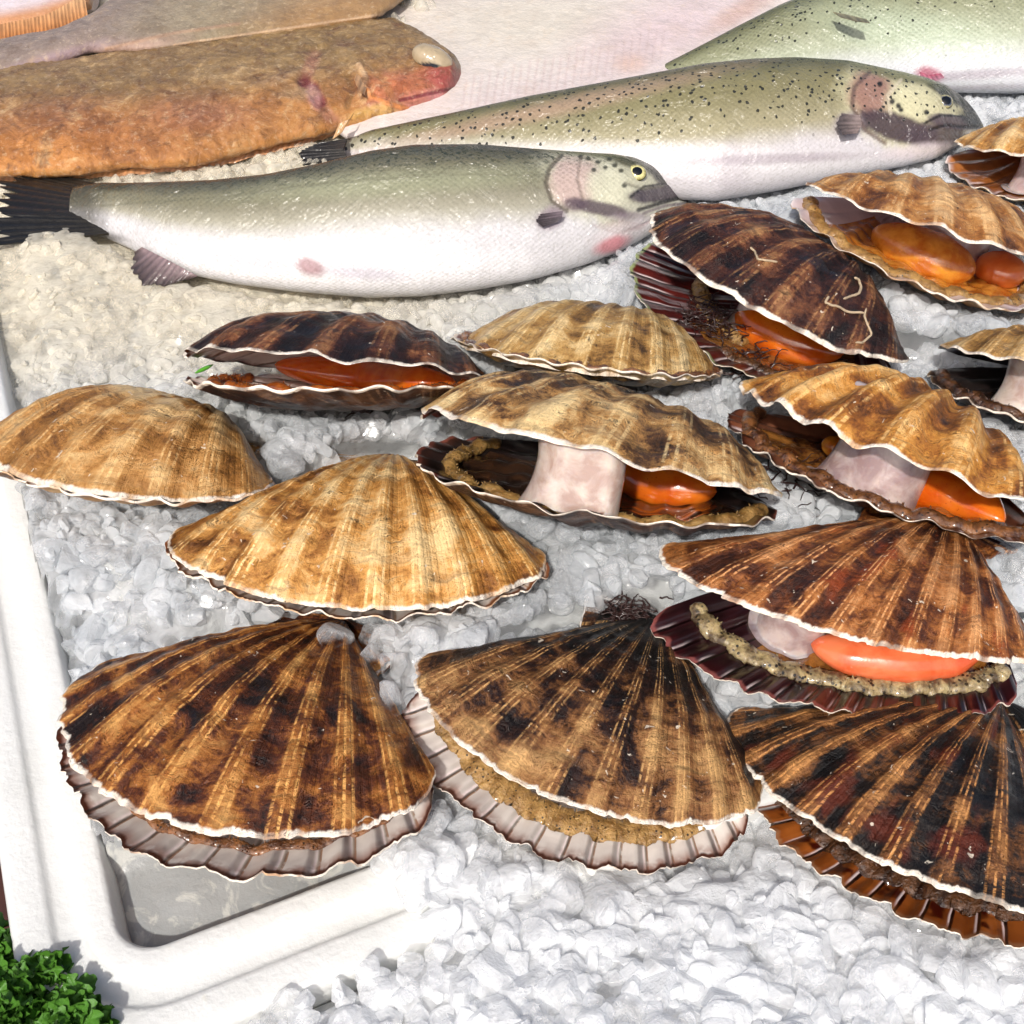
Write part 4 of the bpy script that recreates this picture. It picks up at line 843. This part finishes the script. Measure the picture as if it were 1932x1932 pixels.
# ------------------------------------------------------------------ ice
heap_px = [(690, 1630), (770, 1690), (815, 1750), (812, 1800), (700, 1838), (640, 1862), (585, 1882), (520, 1925), (420, 1985), (300, 2100)]
heap = np.array([P(*p, .3)[:2] for p in heap_px]+[(10, -34), (40, -34), (60, 5)])
def inpoly(x, y, poly):
    ins = np.zeros(x.shape, bool); n = len(poly)
    for i in range(n):
        x1, y1 = poly[i]; x2, y2 = poly[(i+1) % n]
        c = ((y1 > y) != (y2 > y)) & (x < (x2-x1)*(y-y1)/(y2-y1+1e-12)+x1); ins ^= c
    return ins
GX = np.arange(-48, 62, .4); GY = np.arange(-30, 72, .4); XX, YY = np.meshgrid(GX, GY, indexing='ij')
ceil = np.full(XX.shape, 99.)
for V in CEIL:
    i = np.round((V[:, 0]-GX[0])/.4).astype(int).clip(0, len(GX)-1); j = np.round((V[:, 1]-GY[0])/.4).astype(int).clip(0, len(GY)-1)
    np.minimum.at(ceil, (i, j), V[:, 2])
def erode(a):
    b = a.copy(); b[1:] = np.minimum(b[1:], a[:-1]); b[:-1] = np.minimum(b[:-1], a[1:]); c = b.copy(); c[:, 1:] = np.minimum(c[:, 1:], b[:, :-1]); c[:, :-1] = np.minimum(c[:, :-1], b[:, 1:]); return c
ceil1 = erode(ceil)
A_, B_ = tray_ab(XX, YY)
inside = (A_ > -.05) & (B_ > -.05) & (A_ < LA) & (B_ < LB)
hp_m = inpoly(XX, YY, heap) & (B_ < .6)
base = .15+.35*fbm(XX*.22, YY*.22, 4, 3)
crn = sstep(9.5, 6.5, A_+.25*B_)*sstep(4.8, 3.2, B_-.10*A_)*(B_ > -.5)
lef = sstep(2.6, 1.0, A_)
base = base*(1-crn)+(-.85)*crn
base = base-lef*.75*(1-crn)
hz = .75+.3*fbm(XX*.3, YY*.3, 9, 3)+.12*np.clip(-YY-16, 0, 6)-1.0*sstep(9.5, 7.5, A_)*sstep(-2.6, -3.2, B_)
base = np.where(hp_m, hz, base)
base = np.where(inside & (B_ < 2.5) & (A_ > 8.5), np.maximum(base, .35+.4*(1-B_/2.5)), base)
m = inside | hp_m
tgt = np.clip(ceil1-.45, -1.5, 1.9); fixd = (ceil1 < 50) & m & (tgt > base)
g = np.where(fixd, tgt, base)
for _ in range(220):
    a = g.copy(); a[1:-1, 1:-1] = (g[2:, 1:-1]+g[:-2, 1:-1]+g[1:-1, 2:]+g[1:-1, :-2])/4; a = a*.984+base*.016
    g = np.where(fixd, tgt, np.where(ceil1 < 50, np.minimum(a, np.maximum(tgt, -3)), a))
g = np.where(m, np.maximum(g, np.minimum(base, ceil1-.4)), base)
g = g*(1-crn)+np.minimum(g, -.8)*crn
def sample(arr, x, y):
    i = ((x-GX[0])/.4).clip(0, len(GX)-2); j = ((y-GY[0])/.4).clip(0, len(GY)-2); i0 = i.astype(int); j0 = j.astype(int); fi = i-i0; fj = j-j0
    return arr[i0, j0]*(1-fi)*(1-fj)+arr[i0+1, j0]*fi*(1-fj)+arr[i0, j0+1]*(1-fi)*fj+arr[i0+1, j0+1]*fi*fj
# ice bed sheet
mm = m.astype(float)
for _ in range(4): mm[1:-1, 1:-1] = (mm[2:, 1:-1]+mm[:-2, 1:-1]+mm[1:-1, 2:]+mm[1:-1, :-2]+4*mm[1:-1, 1:-1])/8
x2 = np.arange(-46, 60, .2); y2 = np.arange(-29, 70, .2); X2, Y2 = np.meshgrid(x2, y2, indexing='ij')
smooth_zone = sample(crn, X2, Y2)
melt = sstep(-5, -13, X2-.0*Y2)*sstep(8, 11.5, Y2)*sstep(24, 20, Y2)*1.0    # the clear melted part below the front trout tail
edge = sstep(.9, .5, sample(mm, X2, Y2))
bump_ = .22*(np.abs(fbm(X2*1.6, Y2*1.6, 3, 4))*2-.5)
flat_b = .10*fbm(X2*.7, Y2*.7, 13, 3)
Z2 = sample(g, X2, Y2)-.06+bump_*(1-np.maximum(smooth_zone, melt*.6))+flat_b*smooth_zone*1.2+melt*.12+smooth_zone*.25
inh = sample(hp_m.astype(float), X2, Y2) > .5
Z2 = Z2-edge*np.where(inh, 1.6, .1)
Z2 = np.minimum(Z2, sample(ceil1, X2, Y2)-.15)
keep = (sample(m.astype(float), X2, Y2) > .35)
I = np.arange(X2.size).reshape(X2.shape); F = np.stack([I[:-1, :-1], I[1:, :-1], I[1:, 1:], I[:-1, 1:]], -1).reshape(-1, 4)
kf = (keep[:-1, :-1] & keep[1:, :-1] & keep[1:, 1:] & keep[:-1, 1:]).ravel(); F = F[kf]
used, inv = np.unique(F, return_inverse=True)
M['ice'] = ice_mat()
mb = MB(); V_ = np.stack([X2, Y2, Z2], -1).reshape(-1, 3)[used]; F_ = inv.reshape(-1, 4)
cz = sample(crn, V_[F_[:, 0], 0], V_[F_[:, 0], 1]) > .5
cz &= tray_ab(V_[F_[:, 0], 0], V_[F_[:, 0], 1])[1] > -.3
mb.add(V_, F_); mb.f4 = [F_[~cz], F_[cz]]; mb.m4 = [np.zeros((~cz).sum()), np.ones(cz.sum())]
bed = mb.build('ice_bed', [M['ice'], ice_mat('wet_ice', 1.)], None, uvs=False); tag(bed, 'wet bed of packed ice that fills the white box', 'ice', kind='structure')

def ico(sub):
    t = (1+5**.5)/2
    v = [(-1, t, 0), (1, t, 0), (-1, -t, 0), (1, -t, 0), (0, -1, t), (0, 1, t), (0, -1, -t), (0, 1, -t), (t, 0, -1), (t, 0, 1), (-t, 0, -1), (-t, 0, 1)]
    f = [(0, 11, 5), (0, 5, 1), (0, 1, 7), (0, 7, 10), (0, 10, 11), (1, 5, 9), (5, 11, 4), (11, 10, 2), (10, 7, 6), (7, 1, 8), (3, 9, 4), (3, 4, 2), (3, 2, 6), (3, 6, 8), (3, 8, 9), (4, 9, 5), (2, 4, 11), (6, 2, 10), (8, 6, 7), (9, 8, 1)]
    v = [np.array(a)/np.linalg.norm(a) for a in v]
    for _ in range(sub):
        c = {}; nf = []
        def mid(a, b):
            k = (min(a, b), max(a, b))
            if k not in c: q = v[a]+v[b]; v.append(q/np.linalg.norm(q)); c[k] = len(v)-1
            return c[k]
        for a, b, d in f: x, y, z = mid(a, b), mid(b, d), mid(d, a); nf += [(a, x, z), (b, y, x), (d, z, y), (x, y, z)]
        f = nf
    return np.array(v), np.array(f)
I3 = ico(3); I2 = ico(2)
def lump(ic, seed):
    v, f = ic; rg = np.random.default_rng(seed); k = rg.integers(6, 11); nn = rg.normal(size=(k, 3)); nn /= np.linalg.norm(nn, axis=1)[:, None]; d = rg.uniform(.62, 1.0, k)
    dot = (v@nn.T).clip(1e-3); r = d/dot; r = -np.log(np.exp(-np.minimum(r, 3)*40).sum(1))/40; r = np.minimum(r, 1.25)
    q = v*r[:, None]*(1+.008*fbm(v[:, 0]*3+seed, v[:, 1]*3+v[:, 2]*2, seed, 2))[:, None]; q = q*np.array([1, rg.uniform(.6, 1.05), rg.uniform(.45, .9)])
    return q
L3 = [lump(I3, i) for i in range(26)]; L2 = [lump(I3 if i < 0 else I2, i+100) for i in range(26)]
def rrot(rg):
    q = rg.normal(size=4); q /= np.linalg.norm(q); a, b, c, d = q
    return np.array([[a*a+b*b-c*c-d*d, 2*(b*c-a*d), 2*(b*d+a*c)], [2*(b*c+a*d), a*a-b*b+c*c-d*d, 2*(c*d-a*b)], [2*(b*d-a*c), 2*(c*d+a*b), a*a-b*b-c*c+d*d]])
mb = MB(); rg = np.random.default_rng(42); cnt = 0
for layer, step_, rmin, rmax, dz in ((0, .62, .34, .70, -.16), (1, .80, .16, .42, .10)):
    xs = np.arange(-40, 46, step_); ys = np.arange(-24, 58, step_)
    for x0 in xs:
        for y0 in ys:
            x = x0+rg.uniform(-.45, .45)*step_; y = y0+rg.uniform(-.45, .45)*step_
            i = int(round((x-GX[0])/.4)); j = int(round((y-GY[0])/.4))
            if not m[i, j]: continue
            ppx = proj(np.array([x, y, 0.]))
            if ppx[0] < -140 or ppx[0] > 2070 or ppx[1] < -120 or ppx[1] > 2080: continue
            a_, b_ = tray_ab(x, y)
            if crn[i, j] > .4: continue
            if inside[i, j] and (a_ < .4 or b_ < .3) and not hp_m[i, j] and a_ < 8: continue
            mlt = float(sstep(-5, -13, x)*sstep(8, 11.5, y)*sstep(24, 20, y))
            r = rg.uniform(rmin, rmax)*rg.choice([.8, 1., 1., 1.15])
            if y < -12 and hp_m[i, j]: r *= 1.05
            if rg.random() < mlt*.35: continue
            z = g[i, j]+dz-mlt*.30*r
            if layer and rg.random() < .25: continue
            cl = sample(ceil1, np.array([x]), np.array([y]))[0]
            if cl < 50:
                z = min(z, cl-.92*r)
                if z < g[i, j]-1.6: continue
            else:
                wn = ceil[i-3:i+4, j-3:j+4].min()
                if wn < 50: z = min(z, wn+.05-.35*r)
                if z < g[i, j]-1.6: continue
            near = y < 8
            Ls, (v_, f_) = (L3, I3) if near else (L2, I2)
            q = (Ls[rg.integers(26)]*r)@rrot(rg).T; q[:, 2] *= (.9 if not mlt else .8)
            mb.add(q+[x, y, z], f_); cnt += 1
print('ice lumps', cnt)
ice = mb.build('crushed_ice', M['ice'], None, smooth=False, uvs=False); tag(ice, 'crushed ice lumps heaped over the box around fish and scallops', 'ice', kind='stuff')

# loose lumps lying on the shell at the box corner
t = NT('clear_ice'); o = t.obj(); n = t.noise(o, 2.5, 4, .6)
M['clear'] = t.fin(C('#f2f5fa'), t.M('ADD', .05, t.M('MULTIPLY', n, .2)), t.bump(n, .1), trans=.75, ior=1.31, sss=.3, sssr=(.5, .5, .5))
loose = [(632, 1205, .62, 'smoky ice lump resting on the hinge of the dark brown and gold scallop'), (700, 1245, .52, 'ice lump just right of the smoky one on the dark gold scallop hinge'), (742, 1250, .50, 'ice lump touching the left edge of the black and brown scallop top'),
         (720, 1200, .45, 'pale ice lump above the pair by the dark gold scallop hinge'), (738, 1325, .62, 'lowest ice lump, lying on the right flank of the dark gold scallop'), (800, 1212, .65, 'large bluish ice lump just left of the black and brown scallop hinge')]
up1 = S['S1'][1]
for k_, (x, y, r, lab) in enumerate(loose):
    t_, s_ = find(up1, x, y); pv = up1.at(t_, s_, 0); on = np.hypot(*(proj(pv)-[x, y])) < 12
    p = P(x, y, (pv[2]+r*.55) if on else 2.2)
    mb = MB(); mb.add((lump(I3, 300+k_)*r)@rrot(rg).T+p, I3[1]); o_ = mb.build('ice_lump', ice_mat('ice_lump_'+str(k_), lo=-.22), None, loc=p, uvs=False); tag(o_, lab, 'ice lump', 'loose ice lumps')

# ------------------------------------------------------------------ small green things, parsley, counter
M['green'] = plain('chive_green', '#4e9420', .35, .4)
mb = MB(); a = P(368, 704, 1.6); b = P(402, 688, 2.1); tube(mb, [a+(b-a)*k/8 for k in range(9)], .09, 10); o_ = mb.build('chive_piece', M['green'], None, loc=a); tag(o_, 'bright green chive bit by the left lip of the chocolate brown scallop', 'herb')
M['leaf'] = plain('parsley_leaf', '#45751f', .6, .08, .06, 2.5)
def leaflet(mb, c, r, R_, seed, cup=.35):
    m, n = 8, 40; rr = np.linspace(0.02, 1, m)[:, None]; an = np.linspace(0, 2*math.pi, n, endpoint=False)[None]
    out = 1+.22*np.sin(an*3+seed)+.12*np.sin(an*7+seed*2)
    x = rr*out*np.cos(an); y = rr*out*np.sin(an); z = cup*rr**2+.20*rr**2*np.sin(an*6+seed)+.13*rr**3*np.sin(an*13+seed*3)
    G = np.stack([x, y, z], -1)*r; G2 = G.copy(); G2[..., 2] -= .02
    mb.grid(G@R_.T+c, wrap=True); mb.grid(G2@R_.T+c, wrap=True, flip=True)
mb = MB(); leaflet(mb, P(246, 1632, -.95)+[0, 0, .05], .16, rot((.2, .1, 0)), 3); o_ = mb.build('leaf_scrap', M['green'], None, loc=P(246, 1632, -.95)); tag(o_, 'tiny green leaf scrap on the clear ice inside the box corner', 'herb')
pr = thing('parsley', 'bunch of dark green curly parsley beside the box in the bottom left corner', 'herb', P(50, 1900, -3)); rg = np.random.default_rng(5)
M['stem'] = plain('parsley_stem', '#5c8a34', .5, .2)
def parsley(cx, cy, z, rad, n):
    c = P(cx, cy, z)
    for k in range(n):
        d = rg.normal(size=3)*[1, 1, .6]; d /= np.linalg.norm(d)+1e-9; d[2] = abs(d[2]); p = c+d*rad*rg.uniform(.2, 1)
        mb = MB()
        for j in range(5):
            q = p+rg.normal(0, .24, 3); ax = rot((rg.uniform(-.9, .9), rg.uniform(-.9, .9), rg.uniform(0, 6.28))); leaflet(mb, q, rg.uniform(.30, .55), ax, rg.uniform(0, 9))
        mb.build('leaf', M['leaf'], pr)
        if k % 2 == 0:
            mb = MB(); b0 = c+[rg.normal(0, .4), rg.normal(0, .4), -2.2]; tube(mb, [b0+(p-b0)*u for u in np.linspace(0, 1, 8)], .06, 7); mb.build('stem', M['stem'], pr)
parsley(10, 1835, -.8, 1.0, 16); parsley(60, 1905, -.2, 1.35, 26); parsley(15, 1930, .0, 1.2, 16); parsley(130, 1925, .45, .45, 8); parsley(-60, 1860, -.8, 1.5, 14); parsley(185, 1945, .3, .35, 3)
# counter below
t = NT('counter_top'); o = t.obj(); n = t.noise(o, .4, 5); M['counter'] = t.fin(t.ramp(n, [(.3, C('#2a1410')), (.7, C('#4c2a20'))]), .5, t.bump(n, .02))
mb = MB(); xs = np.linspace(-140, 140, 60); ys = np.linspace(-110, 170, 60); X, Y = np.meshgrid(xs, ys, indexing='ij'); mb.grid(np.stack([X, Y, np.full(X.shape, -8.01)], -1)); o_ = mb.build('counter', M['counter'], None, uvs=False); tag(o_, 'dark red brown counter under the white box', 'counter', kind='structure')
# second box whose rim shows under the heap of ice
t = NT('grey_tray'); o = t.obj(); n = t.noise(o, .6, 5); M['tray2'] = t.fin(t.ramp(n, [(.3, C('#9c9ea0')), (.7, C('#c6c6c2'))]), .35, t.bump(n, .02), .3, .2)
mb = MB(); rr = []
q0 = K+eb*(-3.12)+ea*(-4); 
for (d, z) in ((0, -8), (0, -.95), (.06, -.85), (.2, -.8), (.8, -.8), (.95, -.85), (1.05, -1.1), (1.15, -3.5)):
    p1 = K+eb*(-3.05-d)+ea*(0+d); p2 = K+eb*(-3.05-d)+ea*(80-d); p3 = K+eb*(-40+d)+ea*(80-d); p4 = K+eb*(-40+d)+ea*(0+d)
    rr.append([(*p, z) for p in (p1, p2, p3, p4)])
mb.grid(np.array(rr), wrap=True); V = np.array(rr[-1]); mb.add(V, np.array([[0, 1, 2, 3]]))
o_ = mb.build('tray', M['tray2'], None, smooth=False, loc=(*(K+ea*40-eb*20), -8)); tag(o_, 'pale tray mostly buried under the ice heap below the white box rim', 'tray')

# ------------------------------------------------------------------ camera, light
cd = bpy.data.cameras.new('camera'); cam = bpy.data.objects.new('camera', cd); COL.objects.link(cam); scene.camera = cam
cam.location = CAM*U; cam.rotation_euler = (math.radians(90-46), 0, 0); cd.sensor_width = 36; cd.lens = 36*PXF/1932; cd.clip_start = .01; cd.clip_end = 100
sun_dir = np.array([-.22, -.80, .95]); sun_dir = sun_dir/np.linalg.norm(sun_dir)
el = math.asin(sun_dir[2]); az = math.atan2(sun_dir[0], sun_dir[1])
w = bpy.data.worlds.new('World'); scene.world = w; w.use_nodes = True; nt = w.node_tree; bg = nt.nodes['Background']
sk = nt.nodes.new('ShaderNodeTexSky'); sk.sky_type = 'NISHITA'; sk.sun_disc = False; sk.sun_elevation = el; sk.sun_rotation = az; sk.dust_density = 4.; sk.ozone_density = 0.; sk.air_density = .7
nt.links.new(sk.outputs[0], bg.inputs[0]); bg.inputs[1].default_value = .145
ld = bpy.data.lights.new('sun', 'SUN'); ld.energy = 3.5; ld.angle = math.radians(2.0); ld.color = (1, .965, .91)
lo_ = bpy.data.objects.new('sun', ld); COL.objects.link(lo_)
from mathutils import Vector
lo_.rotation_euler = Vector(tuple(sun_dir)).to_track_quat('Z', 'Y').to_euler(); lo_.location = tuple(sun_dir*2)
scene.view_settings.view_transform = 'Standard'; scene.view_settings.look = 'None'; scene.view_settings.gamma = 1; scene.view_settings.use_curve_mapping = False
scene.view_settings.exposure = EXPO
scene.cycles.max_bounces = 8; scene.cycles.diffuse_bounces = 7; scene.cycles.transparent_max_bounces = 20; scene.cycles.use_adaptive_sampling = True; scene.cycles.adaptive_threshold = .035; scene.cycles.transmission_bounces = 8; scene.cycles.caustics_refractive = False; scene.cycles.caustics_reflective = False
for o in list(bpy.data.objects):
    if '_w' in o: del o['_w']
